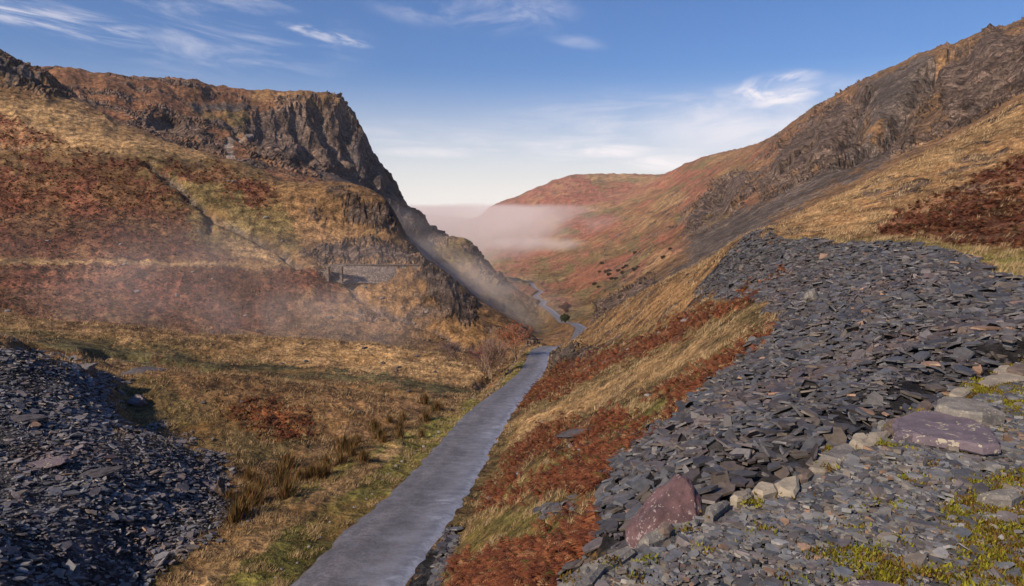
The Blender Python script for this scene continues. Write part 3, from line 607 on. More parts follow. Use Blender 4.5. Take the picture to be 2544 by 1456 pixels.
labels = ['grass and bracken ground either side of the road', 'near left hillside under red bracken and straw grass', 'rocky spur behind the walled shelf, half lost in mist',
 'brown hill ending in the great dark crag', 'steep grey scree and cliffs on the right of the valley', 'distant pink and green fell beyond the valley floor', 'straw and bracken spur above the track on the right',
 'loose slate tip on the right slope', 'dark slate heap at lower left']
V = np.stack([x2, y2, z2], -1)
for i, nm in enumerate(names):
    q = quads[reg == i]
    used = np.unique(q); mp = np.full(len(V), -1, np.int64); mp[used] = np.arange(len(used))
    sm = msk[q[:, 0], 0] < .45
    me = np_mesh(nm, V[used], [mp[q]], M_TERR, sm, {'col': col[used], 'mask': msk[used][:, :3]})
    link(nm, me, kind='structure', label=labels[i])
# exact ground height for anything stood on the slopes
GX, GY, GZ = (a.reshape(NTH, NR) for a in (x, y, z2))
def H(xx, yy):
    xx = np.asarray(xx, float); yy = np.asarray(yy, float)
    a = (np.arctan2(xx, yy)-TH0)/(TH1-TH0)*(NTH-1)
    lr = np.log(np.hypot(xx, yy)); u = np.clip((lr-LR0-.3)/(LR1-LR0-.3), 0, 1)**(1/0.92); b = u*(NR-1)
    a = np.clip(a, 0, NTH-1.001); b = np.clip(b, 0, NR-1.001); i = a.astype(int); j = b.astype(int); a = a-i; b = b-j
    return (GZ[i, j]*(1-a)+GZ[i+1, j]*a)*(1-b)+(GZ[i, j+1]*(1-a)+GZ[i+1, j+1]*a)*b

# ---------------------------------------------------------------- road
def road_material():
    m, N = new_mat('wet_asphalt')
    a = N('ShaderNodeSeparateColor', {0: N('ShaderNodeVertexColor', layer_name='across').outputs[0]}); u, v = a.outputs[0], a.outputs[1]
    P = N('ShaderNodeNewGeometry').outputs['Position']
    fine = N.noise(P, 40, 3, .7); mid = N.noise(P, 1.6, 5, .6); big = N.noise(P, .16, 4, .6)
    base = N.mix(N.ramp(fine, .3, .7), (.058, .059, .066), (.120, .121, .132))
    base = N.mix(N.ramp(mid, .35, .7, 0, .5), base, (.150, .150, .165))
    # wheel tracks a little paler
    tr = N.ramp(N.math('ABSOLUTE', N.math('SUBTRACT', N.math('ABSOLUTE', N.math('SUBTRACT', u, .5)), .22)), .0, .12, .35, 0)
    base = N.mix(tr, base, (.155, .147, .150))
    # frosted run-off: short streaks lying across the road, thickest along the uphill edge
    sv = N('ShaderNodeCombineXYZ', {0: N.math('MULTIPLY', u, 3.2), 1: N.math('MULTIPLY', v, 620.0), 2: 0.0})
    st = N.noise(sv.outputs[0], 1.0, 5, .68, .4)
    reach = N.ramp(N.math('ADD', u, N.math('MULTIPLY', N.math('SUBTRACT', big, .5), .9)), .45, 1.1)
    thr = N.math('SUBTRACT', .84, N.math('MULTIPLY', reach, .44))
    fr = N.ramp(N.math('SUBTRACT', st, thr), -.03, .12)
    edge = N.ramp(N.math('ADD', u, N.math('MULTIPLY', N.math('SUBTRACT', mid, .5), .12)), 0.86, .95)
    fr = N.math('MAXIMUM', N.math('MULTIPLY', fr, .6), N.math('MULTIPLY', edge, N.ramp(N.noise(P, 1.1, 5, .7), .36, .55, .15, .95)))
    base = N.mix(fr, base, (.40, .44, .52))
    mo = N.ramp(st, .3, .7, .84, 1.18); mo2 = N.math('MULTIPLY', N.ramp(N.noise(P, 7, 5, .75), .38, .62, .72, 1.26), N.ramp(N.noise(P, .5, 4, .6), .35, .65, .85, 1.15)); mm = N.math('MULTIPLY', mo, mo2); base = N.mix(1.0, base, N('ShaderNodeCombineXYZ', {0: mm, 1: mm, 2: mm}).outputs[0], 'MULTIPLY')
    sheen = N.math('MULTIPLY', N.ramp(N.math('ADD', u, N.math('MULTIPLY', N.math('SUBTRACT', N.noise(P, .35, 4, .6), .5), .7)), .40, .80), N.ramp(st, .30, .60, .34, .62)); base = N.mix(sheen, base, (.185, .198, .235))  # wet sheen painted into the base colour, mostly on the uphill half
    dirt = N.ramp(N.math('ADD', u, N.math('MULTIPLY', N.math('SUBTRACT', mid, .5), .14)), .0, .07, 1, 0)
    base = N.mix(dirt, base, (.07, .06, .03))
    rough = N.ramp(N.math('ADD', mid, N.math('MULTIPLY', reach, .25)), .4, .8, .72, .42)
    finish(N, base, rough, fine, .35, .01, .5); return m
M_ROAD = road_material()
def ribbon(name, Lr, nu, mat, lift, camber=.05, jag=.30):
    n_ = len(Lr); t = np.gradient(Lr[:, :2], axis=0); t /= np.linalg.norm(t, axis=1)[:, None]; nn = np.stack([t[:, 1], -t[:, 0]], -1)
    us = np.linspace(-1, 1, nu); V = []; UV = []; sacc = np.concatenate([[0], np.cumsum(np.linalg.norm(np.diff(Lr[:, :2], axis=0), axis=1))])
    for i in range(n_):
        jl = jag*perlin(sacc[i]*.9, 3.3, 0)+jag*.5*perlin(sacc[i]*3.1, 1.3, 0); jr = jag*perlin(sacc[i]*.9, 9.3, 0)+jag*.5*perlin(sacc[i]*3.1, 7.3, 0)
        for k, uu in enumerate(us):
            o_ = uu*(Lr[i, 3]+(jl if uu < 0 else jr)*abs(uu))
            V.append([Lr[i, 0]+nn[i, 0]*o_, Lr[i, 1]+nn[i, 1]*o_, Lr[i, 2]+lift+camber*(1-uu*uu)-(.16 if k in (0, nu-1) else 0)])
            UV.append([(uu+1)/2, sacc[i]/400, 0])
    id_ = np.arange(n_*nu).reshape(n_, nu); q = np.stack([id_[:-1, :-1], id_[:-1, 1:], id_[1:, 1:], id_[1:, :-1]], -1).reshape(-1, 4)
    me = np_mesh(name, V, [q], mat, True, {'across': np.array(UV)}); return link(name, me, kind='structure')
RD = RL.copy()
fineR = np.stack([np.interp(np.arange(0, len(RD)-1, .5), np.arange(len(RD)), RD[:, k]) for k in range(4)], -1)
road = ribbon('road', fineR, 11, M_ROAD, .045); road['label'] = 'narrow wet tarmac road winding down the pass'
# ---------------------------------------------------------------- mist and haze
def volume_mat(name, build, color, aniso=0.0):
    m, N = new_mat(name); d = build(N)
    v = N('ShaderNodeVolumePrincipled', {'Color': (*color, 1), 'Density': d, 'Anisotropy': aniso}); N('ShaderNodeOutputMaterial', {1: v.outputs[0]}); return m
def haze_box():
    bm = bmesh.new(); bmesh.ops.create_cube(bm, size=1.0)
    for v in bm.verts: v.co = Vector((v.co.x*7800, v.co.y*4900+2250, v.co.z*900+110))
    me = bpy.data.meshes.new('haze'); bm.to_mesh(me); bm.free()
    me.materials.append(volume_mat('haze_air', lambda N: HAZE_D, (.93, .95, 1.0)))
    link('haze', me, kind='stuff', label='thin pale haze filling the valley air')
HAZE_D = 5e-5
haze_box()
def mist(name, c, scale, rot, dens, nsc, lo, hi, color=(1.0, .94, .92), top=None, label='', stretch=(1, 1, 1), power=1.5, tsoft=14.0):
    bm = bmesh.new(); bmesh.ops.create_icosphere(bm, subdivisions=4, radius=1.0)
    me = bpy.data.meshes.new(name); bm.to_mesh(me); bm.free()
    def build(N):
        tc = N('ShaderNodeTexCoord').outputs['Object']
        l = N('ShaderNodeVectorMath', {0: tc}, operation='LENGTH').outputs['Value']
        fall = N.math('POWER', N.math('SUBTRACT', 1.0, N.math('MULTIPLY', l, l), clamp=True), power)
        P = N('ShaderNodeNewGeometry').outputs['Position']
        sv = N('ShaderNodeVectorMath', {0: P, 1: stretch}, operation='MULTIPLY').outputs[0]
        nz = N.ramp(N.noise(sv, nsc, 3, .55, .4), lo, hi)
        d = N.math('MULTIPLY', N.math('MULTIPLY', fall, nz), dens)
        if top is not None:
            zz = N('ShaderNodeSeparateXYZ', {0: P}).outputs[2]
            wob = N.math('MULTIPLY', N.math('SUBTRACT', N.noise(P, .0045, 5, .6), .5), 60.0)
            d = N.math('MULTIPLY', d, N.ramp(N.math('ADD', zz, wob), top-tsoft, top, 1, 0))
        return d
    me.materials.append(volume_mat(name+'_air', build, color))
    o = link(name, me, kind='stuff', label=label); o.location = c; o.scale = scale; o.rotation_euler = rot; return o
mist('mist', tuple(at(1150, 590, 2250)), (700, 800, 150), (0, 0, 0), .0062, .0042, .26, .66, top=12, label='flat topped bank of fog filling the far valley', power=.8, tsoft=18)
mist('mist', tuple(at(1325, 606, 1350)), (135, 170, 17), (0, 0, math.radians(8)), .016, .014, .30, .7, label='thin pale strip of fog below the main bank', power=2.2)
mist('mist', tuple(at(1480, 570, 1500)), (160, 200, 40), (0, 0, 0), .003, .009, .35, .65, label='faint wisp of fog on the pink far slope')
c0 = at(1050, 610, 330); c1 = at(1340, 820, 235)
mist('mist', tuple((c0+c1)/2), (78, 60, 20), (0, math.radians(28), 0), .014, .034, .36, .72, label='mist streaming down behind the rocky spur', stretch=(1, 1, 2.0))
mist('mist', tuple(at(250, 700, 128)), (88, 26, 16), (0, 0, math.radians(6)), .0125, .030, .30, .74, label='thin mist drifting over the red bracken', stretch=(1, 1, 1.8))
mist('mist', tuple(at(750, 790, 128)), (40, 18, 9), (0, math.radians(6), 0), .018, .05, .35, .7, label='faint mist at the foot of the walled shelf', stretch=(1, 1, 1.8))

# ---------------------------------------------------------------- loose slate, grass, bracken
def in_frame(x, y, z, m=60):
    px, py = to_photo(x, y, z); return (px > -m) & (px < 2543+m) & (py < 1456+m*1.5) & (y > .5)
def normals(x, y, e=.25):
    gx = (H(x+e, y)-H(x-e, y))/(2*e); gy = (H(x, y+e)-H(x, y-e))/(2*e); n_ = np.stack([-gx, -gy, np.ones_like(gx)], -1)
    return n_/np.linalg.norm(n_, axis=1)[:, None]
SLATE_C = np.array([(.070,.072,.078),(.088,.090,.096),(.048,.048,.052),(.092,.080,.080),(.135,.135,.135),(.110,.094,.076),(.066,.060,.060),(.095,.102,.112)])
def plates(c, L, nrm, tilt, thick=.10, kk=6, asp=(.4, .85), tmax=.035):
    """vertices (n, 2k, 3) of irregular flat prisms"""
    n_ = len(c); nn = nrm+rng.normal(size=(n_, 3))*tilt[:, None]; nn /= np.linalg.norm(nn, axis=1)[:, None]
    t = np.cross(nn, rng.normal(size=(n_, 3))); t /= np.linalg.norm(t, axis=1)[:, None]; b = np.cross(nn, t)
    an = (np.arange(kk)[None]+rng.uniform(-.38, .38, (n_, kk)))*2*np.pi/kk; rr = rng.uniform(.62, 1.05, (n_, kk))
    asp_ = rng.uniform(*asp, n_)[:, None]
    X = np.cos(an)*rr*L[:, None]*.5; Y = np.sin(an)*rr*L[:, None]*.5*asp_
    th = np.minimum(L*rng.uniform(.4, 1.5, n_)*thick, tmax)[:, None, None]
    top = c[:, None]+X[..., None]*t[:, None]+Y[..., None]*b[:, None]+nn[:, None]*th*.5
    sh = 1+rng.uniform(-.10, .14, (n_, kk))
    bot = c[:, None]+(X*sh)[..., None]*t[:, None]+(Y*sh)[..., None]*b[:, None]-nn[:, None]*th*.5
    return np.concatenate([top, bot], 1)
def plate_faces(n_, kk):
    o_ = (np.arange(n_)*2*kk)[:, None]; k = np.arange(kk); top = o_+k[None]
    side = np.stack([k, k+kk, (k+1) % kk+kk, (k+1) % kk], -1); sd_ = (o_[:, :, None]+side[None]).reshape(-1, 4)
    return [top, sd_]
def slate_colors(n_, warm=.0, bright=1.0):
    c = SLATE_C[rng.integers(0, len(SLATE_C), n_)]*rng.uniform(.72, 1.35, n_)[:, None]*bright
    wm = rng.random(n_) < .012+warm; c[wm] = np.array([.20, .13, .085])*rng.uniform(.7, 1.3, wm.sum())[:, None]
    return c
def slate_material():
    m, N = new_mat('slate_stone'); c = N('ShaderNodeVertexColor', layer_name='col').outputs[0]; P = N('ShaderNodeNewGeometry').outputs['Position']
    a = N.noise(P, 14, 5, .65); b = N.noise(P, 3.0, 4, .6); li = N.noise(P, 22, 3, .6)
    v = N.math('MULTIPLY', N.ramp(a, .25, .75, .72, 1.30), N.ramp(b, .3, .7, .8, 1.22))
    cc = N.mix(1.0, c, N('ShaderNodeCombineXYZ', {0: v, 1: v, 2: v}).outputs[0], 'MULTIPLY')
    cc = N.mix(N.ramp(li, .70, .76, 0, .6), cc, (.26, .26, .24))
    finish(N, cc, N.ramp(b, .3, .7, .48, .72), a, .35, .015, .5); return m
M_SLATE = slate_material()
def veg_material(name, rough=.85, trans=.25):
    m, N = new_mat(name); c = N('ShaderNodeVertexColor', layer_name='col').outputs[0]
    p = N('ShaderNodeBsdfPrincipled', {'Base Color': c, 'Roughness': rough, 'Specular IOR Level': .15}); t = N('ShaderNodeBsdfTranslucent', {'Color': c})
    x_ = N('ShaderNodeMixShader', {0: trans, 1: p.outputs[0], 2: t.outputs[0]}); N('ShaderNodeOutputMaterial', {0: x_.outputs[0]}); return m
M_VEG = veg_material('dry_growth')
def stuff_mesh(name, V, Fs, mat, C, label, per):
    me = np_mesh(name, V, Fs, mat, False, {'col': np.repeat(C, per, 0)}); return link(name, me, kind='stuff', label=label)
# --- tip on the right and heap on the left
def scatter(x0, x1, y0, y1, dens, want, thr=.5, m=60):
    n_ = int((x1-x0)*(y1-y0)*dens); xx = rng.uniform(x0, x1, n_); yy = rng.uniform(y0, y1, n_); zz = H(xx, yy)
    ok = in_frame(xx, yy, zz, m); xx, yy, zz = xx[ok], yy[ok], zz[ok]
    col_, m_ = cover(xx, yy); ok = m_[:, want] > thr; return xx[ok], yy[ok], zz[ok], col_[ok]
def slate_field(x0, x1, y0, y1, dens, lab_obj, label, glabel, name, nbig, group, bright=1.0, thick=.13, size=1.0):
    xx, yy, zz, _ = scatter(x0, x1, y0, y1, dens, 1, rng.uniform(.04, .75, 1)[0]*0+.12)
    cw = cover(xx, yy)[1][:, 1]; kq = rng.random(len(xx)) < sstep(.08, .62, cw)*.96+.04; xx, yy, zz = xx[kq], yy[kq], zz[kq]
    ok = path_side(xx, yy) < .02
    keepf = rng.random(len(xx)) < np.interp(yy, [20, 45, 70], [1, .75, .5]); ok &= keepf
    xx, yy, zz = xx[ok], yy[ok], zz[ok]; n_ = len(xx)
    clump = fbm(xx/4.5, yy/4.5, zz*0+2, 3)
    L = np.exp(rng.normal(-1.70, .60, n_))*(1+1.4*np.clip(clump, -.5, .8))*np.interp(yy, [5, 12, 40, 70], [.80, 1.05, 1.5, 1.7]); L = np.clip(L*size*1.12, .05, np.interp(yy, [4, 8, 14, 30], [.30, .42, .6, .9]))
    nrm = normals(xx, yy)*.45+np.array([0, 0, .55]); c = np.stack([xx, yy, zz+.03+rng.uniform(-.03, .07, n_)*np.clip(L*3, .3, 1.6)], -1)
    V_ = plates(c, L, nrm, rng.uniform(.05, .42, n_), thick, 6, (.35, .85), np.interp(yy, [4, 10, 30], [.020, .035, .07])); C_ = slate_colors(n_, 0, bright*.70)
    patch = sstep(.05, .45, fbm(xx/6+9, yy/6, zz*0, 3))[:, None]*.6
    C_ = C_*(1-patch)+C_*np.array([1.25, 1.0, .92])*patch
    show = L/yy; order = np.argsort(-show); big = order[:nbig]; rest = order[nbig:]
    stuff_mesh(name+'_fragments', V_[rest].reshape(-1, 3), plate_faces(len(rest), 6), M_SLATE, C_[rest], glabel, 12)
    for i in big:
        P_ = V_[i]-c[i]; me = np_mesh('slate_slab', P_, [f for f in plate_faces(1, 6)]+[np.array([[11, 10, 9, 8, 7, 6]])], M_SLATE, False, {'col': np.repeat(C_[i:i+1], 12, 0)})
        o = link('slate_slab', me, label=label, category='slate slab', group=group, kind='thing'); o.location = c[i]
    return n_
n1_ = slate_field(-3, 46, 3, 70, 60, None, 'loose grey slate slab lying in the tip below the path', 'loose slate fragments heaped over the tip', 'tip', 200, 'larger slabs in the slate tip')
n2_ = slate_field(-48, -5, 15, 58, 52, None, 'dark slate slab lying on the heap left of the road', 'dark slate fragments covering the left heap', 'heap', 95, 'larger slabs on the left slate heap', 1.75, .11, .66)
print('slates', n1_, n2_)
# --- growth
def blades(xx, yy, zz, Hh, Wd, lean, C_, name, label, nper=3):
    n_ = len(xx); m_ = n_*nper; bx = np.repeat(xx, nper)+rng.normal(0, 1, m_)*np.repeat(Wd, nper)*1.6; by = np.repeat(yy, nper)+rng.normal(0, 1, m_)*np.repeat(Wd, nper)*1.6
    bz = np.repeat(zz, nper)-.03; h_ = np.repeat(Hh, nper)*rng.uniform(.5, 1.25, m_); w_ = np.repeat(Wd, nper)*.5
    a = rng.uniform(0, 2*np.pi, m_); l_ = np.repeat(lean, nper, 0)*h_[:, None]+rng.normal(0, .35, (m_, 2))*h_[:, None]
    V_ = np.stack([np.stack([bx-np.cos(a)*w_, by-np.sin(a)*w_, bz], -1), np.stack([bx+np.cos(a)*w_, by+np.sin(a)*w_, bz], -1), np.stack([bx+l_[:, 0], by+l_[:, 1], bz+h_], -1)], 1)
    C2 = np.repeat(C_, nper, 0)*rng.uniform(.65, 1.4, (m_, 1)); F_ = np.arange(m_*3).reshape(-1, 3)
    return stuff_mesh(name, V_.reshape(-1, 3), [F_], M_VEG, C2, label, 3)
def polar_scatter(n_, r0, r1, t0, t1, want, thr=.5, power=1.0):
    lr = math.log(r0)+(math.log(r1)-math.log(r0))*rng.random(n_)**power; th = np.radians(rng.uniform(t0, t1, n_)); rr = np.exp(lr)
    xx = np.sin(th)*rr; yy = np.cos(th)*rr; zz = H(xx, yy); ok = in_frame(xx, yy, zz, 40); xx, yy, zz = xx[ok], yy[ok], zz[ok]
    c_, m_ = cover(xx, yy); d, h, hw, sg = road_dist(xx, yy); ok = (m_[:, want] > np.clip(rng.normal(thr, .22, len(xx)), .08, .95)) & (d > hw-.06) & (path_side(xx, yy) < 0)
    return xx[ok], yy[ok], zz[ok], c_[ok]
STRAW = np.array([.42, .31, .17]); 
xx, yy, zz, cc_ = polar_scatter(300000, 13, 150, -42, 42, 3, .4)
tuss = fbm(xx/1.3, yy/1.3, zz*.3, 3, .6); rr = np.hypot(xx, yy)
kp = rng.random(len(xx)) < np.clip(.45+1.3*tuss, .12, 1); xx, yy, zz, cc_, tuss, rr = (v[kp] for v in (xx, yy, zz, cc_, tuss, rr))
Hh = np.clip(.15+.5*tuss, .05, .6)*np.interp(rr, [15, 60, 150], [.8, 1.1, 1.6])
q = np.clip(.25+tuss*2.4+.9*fbm(xx/.45, yy/.45, zz, 2)+rng.normal(0, .2, len(xx)), 0, 1)[:, None]; gr_ = np.clip((cc_[:, 1]/cc_[:, 0]-.86)*4, 0, 1)[:, None]; q = q*(1-.62*gr_); cb = cc_*(1-q)*.95+STRAW*q
blades(xx, yy, zz, Hh, rr*.00085+.006, np.tile([.35, -.15], (len(xx), 1)), cb, 'grass', 'dry straw and green moor grass on the banks', 3)
# bracken fronds
def fronds(xx, yy, zz, Ln, C_, name, label, pairs=9):
    n_ = len(xx); a = rng.uniform(0, 2*np.pi, n_); d = np.stack([np.cos(a), np.sin(a)], -1); sd_ = np.stack([-d[:, 1], d[:, 0]], -1)
    s = (np.arange(pairs)+.6)/pairs; rise = rng.uniform(.35, 1.0, n_)
    def spine(t): return np.stack([xx[:, None]+d[:, :1]*t*Ln[:, None]*.8, yy[:, None]+d[:, 1:]*t*Ln[:, None]*.8, zz[:, None]-.03+Ln[:, None]*rise[:, None]*(1.5*t-1.15*t*t)], -1)
    t0 = np.tile(s-.42/pairs, (n_, 1)); t1 = np.tile(s+.42/pairs, (n_, 1)); A = spine(t0); B = spine(t1); M_ = (A+B)/2
    wl = Ln[:, None]*(.34*(1-s)**.8+.05)[None]*rng.uniform(.7, 1.3, (n_, pairs))
    off = sd_[:, None]*wl[..., None]; droop = -wl*rng.uniform(.0, .5, (n_, pairs)); fw = d[:, None]*wl[..., None]*.35
    tips = [np.concatenate([M_[..., :2]+g*off+fw, (M_[..., 2]+droop)[..., None]], -1) for g in (-1, 1)]
    V_ = np.stack([A, B, tips[0], A, B, tips[1]], 2).reshape(-1, 3); F_ = np.arange(len(V_)).reshape(-1, 3)
    C2 = np.repeat(C_, pairs, 0)*rng.uniform(.75, 1.3, (n_*pairs, 1)); return stuff_mesh(name, V_, [F_], M_VEG, C2, label, 6)
BR = np.array([(.215,.082,.036),(.145,.055,.030),(.26,.115,.050),(.11,.048,.030),(.31,.20,.095),(.12,.12,.03)]); BRP = [.33, .22, .22, .13, .06, .04]
def brc(n_): return BR[rng.choice(6, n_, p=BRP)]*rng.uniform(.75, 1.25, (n_, 1))
xx, yy, zz, cc_ = polar_scatter(190000, 5.5, 115, -20, 42, 2, .35, .9)
cl_ = fbm(xx/1.1, yy/1.1, zz*.4, 3); gp = fbm(xx/3.2+7, yy/3.2, zz*.3, 4, .6); kp = rng.random(len(xx)) < np.clip(.62+1.6*cl_, .05, 1)*sstep(-.22, .02, gp); xx, yy, zz = xx[kp], yy[kp], zz[kp]; rr = np.hypot(xx, yy)
pxq, pyq = to_photo(xx, yy, zz); fronds(xx, yy, zz, rng.uniform(.28, .55, len(xx))*np.interp(rr, [5, 20, 110], [.7, 1.0, 2.2]), brc(len(xx))*np.where((pxq > 2050) & (pyq < 640), .5, .78)[:, None]*np.array([1, .88, .9]), 'bracken', 'rust brown dead bracken on the slope right of the road')  # frond colours on the right spur darkened as painted shade
xx, yy, zz, cc_ = polar_scatter(150000, 36, 330, -44, 5, 2, .35, 1.0)
rr = np.hypot(xx, yy); cl_ = fbm(xx/3, yy/3, zz*.4, 3); kp = rng.random(len(xx)) < np.clip(.6+1.2*cl_, .1, 1); xx, yy, zz, rr = xx[kp], yy[kp], zz[kp], rr[kp]
fronds(xx, yy, zz, rng.uniform(.5, .9, len(xx))*np.interp(rr, [40, 100, 300], [.6, 1.3, 2.6]), brc(len(xx))*.62, 'bracken', 'dark red bracken over the left hillside', 3)

# ---------------------------------------------------------------- the path the camera stands on
def path_material():
    m, N = new_mat('path_gravel'); P = N('ShaderNodeNewGeometry').outputs['Position']
    a = N.noise(P, 30, 5, .7); b = N.noise(P, 2.2, 4, .6)
    cc = N.mix(N.ramp(a, .35, .65), (.035, .036, .040), (.085, .088, .095)); cc = N.mix(N.ramp(b, .45, .7, 0, .5), cc, (.07, .06, .04))
    finish(N, cc, .8, a, .8, .02, .3); return m
E2 = np.array(lerp_poly([tuple(p) for p in EDGE], .08)); E2 = E2+.03*np.stack([perlin(E2[:, 0]*2.2, E2[:, 1]*2.2, 0), perlin(E2[:, 0]*2.2, E2[:, 1]*2.2, 9)], -1)
def path_z(xx, yy, s=None):
    return PZ+.035*fbm(xx*1.1, yy*1.1, xx*0, 3)-(0 if s is None else .05*sstep(.35, 0, s))
ss = np.concatenate([[0, .03], np.geomspace(.07, 9.5, 90)]); off_d = np.array([.64, -.77])
PV = []; 
for s_ in ss: PV.append(np.stack([E2[:, 0]+off_d[0]*s_, E2[:, 1]+off_d[1]*s_, path_z(E2[:, 0]+off_d[0]*s_, E2[:, 1]+off_d[1]*s_, np.full(len(E2), s_))], -1))
skirt = []
for k, (o_, d_) in enumerate([(-.30, -2.4), (-.16, -1.3), (-.07, -.5), (-.02, -.12)]):
    jx = .09*perlin(E2[:, 0]*3+k, E2[:, 1]*3, E2[:, 0]*0+k*3.3); skirt.append(np.stack([E2[:, 0]+off_d[0]*(o_+jx), E2[:, 1]+off_d[1]*(o_+jx), PV[0][:, 2]+d_], -1))
PV = np.array(skirt+PV); a_, b_ = PV.shape[:2]; id_ = np.arange(a_*b_).reshape(a_, b_)
q = np.stack([id_[:-1, :-1], id_[1:, :-1], id_[1:, 1:], id_[:-1, 1:]], -1).reshape(-1, 4)
link('path', np_mesh('path', PV.reshape(-1, 3), [q], path_material(), True), kind='structure', label='level gravel path at lower right')
# chips of slate pressed over the path
n_ = 150000; u_ = rng.random(n_)**1.0; 
tt = rng.integers(0, len(E2)-1, n_); so_ = rng.random(n_)**1.5*7.0; xx = E2[tt, 0]+off_d[0]*so_+rng.normal(0, .03, n_); yy = E2[tt, 1]+off_d[1]*so_+rng.normal(0, .03, n_)
sd_ = path_side(xx, yy); zz = path_z(xx, yy, np.maximum(sd_, 0)); ok = in_frame(xx, yy, zz, 30) & (sd_ > .01); xx, yy, zz = xx[ok], yy[ok], zz[ok]
n_ = len(xx); d_ = np.hypot(xx, yy); L = np.exp(rng.normal(-3.25, .42, n_))*np.interp(d_, [2.5, 4, 8], [.82, 1.1, 1.7]); L = np.clip(L, .012, .16)
kp = rng.random(n_) < np.interp(d_, [2, 4, 8], [1, .8, .45]); xx, yy, zz, L = xx[kp], yy[kp], zz[kp], L[kp]; n_ = len(xx)
c = np.stack([xx, yy, zz+L*.10+rng.uniform(0, .012, n_)], -1)
Vp = plates(c, L, np.tile([0, 0, 1.0], (n_, 1)), rng.uniform(.04, .30, n_), .17, 6, (.45, .95)); Cp = slate_colors(n_, .02, 1.15)*np.array([.98, 1.0, .97])
pale = rng.random(n_) < .10; Cp[pale] = np.array([.19, .185, .16])*rng.uniform(.7, 1.2, (pale.sum(), 1))
stuff_mesh('path_chips', Vp.reshape(-1, 3), plate_faces(n_, 6), M_SLATE, Cp, 'small slate chips trodden into the path', 12); print('chips', n_)
# moss
MOSS_PX = [[(2350,1290),(2400,1230),(2470,1190),(2600,1170),(2600,1500),(2440,1500),(2420,1400),(2340,1330)],[(2420,965),(2480,950),(2600,940),(2600,1005),(2500,1000),(2440,990)],[(2470,1010),(2600,1010),(2600,1050),(2510,1035)],[(2080,1390),(2200,1360),(2330,1400),(2420,1456),(2300,1500),(2150,1440)],[(1980,1355),(2100,1370),(2150,1400),(2100,1420),(2010,1390)]]
n_ = 200000; tt = rng.integers(0, len(E2)-1, n_); so_ = rng.random(n_)**1.3*6; xx = E2[tt, 0]+off_d[0]*so_; yy = E2[tt, 1]+off_d[1]*so_+rng.normal(0, .05, n_); zz = path_z(xx, yy)
px_, py_ = to_photo(xx, yy, zz); nzz = fbm(xx*5, yy*5, zz*0, 4, .6); w_ = np.zeros(n_)
for P_ in MOSS_PX: w_ = np.maximum(w_, sstep(40, -40, sdf_poly(px_.astype(np.float32), py_.astype(np.float32), P_)))
ok = in_frame(xx, yy, zz, 20) & (path_side(xx, yy) > .03) & (nzz+w_*.62 > .34+.05*rng.random(n_)); ok |= in_frame(xx, yy, zz, 20) & (path_side(xx, yy) > .03) & (fbm(xx*7+4, yy*7, zz*0, 2) > .40)
xx, yy, zz, nzz = xx[ok], yy[ok], zz[ok], nzz[ok]; print('moss', len(xx))
MC = np.where(rng.random((len(xx), 1)) < np.clip(.45+nzz[:, None]*1.2, .1, .9), [[.175, .17, .018]], [[.12, .075, .018]])*rng.uniform(.6, 1.4, (len(xx), 1))
dd_ = np.hypot(xx, yy); blades(xx, yy, zz+.046, rng.uniform(.010, .028, len(xx)), .011+.0016*dd_, np.zeros((len(xx), 2)), MC, 'moss', 'yellow green moss creeping over the path chips', 4)
# ---------------------------------------------------------------- single stones
def stone_material(name, base, dark, lichen=None, lscale=6, lthr=.62, rough=.8, ):
    m, N = new_mat(name); P = N('ShaderNodeNewGeometry').outputs['Position']
    a = N.noise(P, 5, 7, .68); b = N.noise(P, 28, 5, .7); 
    cc = N.mix(N.ramp(a, .32, .68), dark, base); cc = N.mix(N.ramp(b, .5, .8, 0, .35), cc, tuple(min(1, 1.7*v) for v in base))
    if lichen:
        vo = N('ShaderNodeTexVoronoi', {'Vector': N('ShaderNodeVectorMath', {0: P, 1: N.noise(P, 9, 3, .6, 0, 1)}, operation='ADD').outputs[0], 'Scale': lscale})
        sz = N.math('MULTIPLY', N('ShaderNodeSeparateColor', {0: vo.outputs['Color']}).outputs[0], .42)
        cc = N.mix(N.ramp(N.math('SUBTRACT', vo.outputs['Distance'], sz), -.03, .03, .85, 0), cc, lichen)
    finish(N, cc, rough, N.math('ADD', a, N.math('MULTIPLY', b, .35)), .6, .03, .3); return m
M_KERB = stone_material('pale_slate', (.20, .19, .165), (.10, .095, .09), (.30, .28, .20), 11)
M_KERBP = stone_material('cream_slate', (.34, .30, .22), (.17, .15, .12))
M_PURPLE = stone_material('purple_slate', (.150, .122, .140), (.095, .078, .092), (.36, .33, .24), 4.5)
M_BOULDER = stone_material('purple_boulder', (.13, .075, .078), (.055, .034, .038), (.24, .21, .20), 9)
M_GREYST = stone_material('grey_stone', (.24, .225, .21), (.10, .095, .085))
M_BROWNST = stone_material('brown_stone', (.17, .13, .10), (.07, .055, .045))
M_DARKST = stone_material('dark_stone', (.09, .085, .09), (.045, .042, .045))
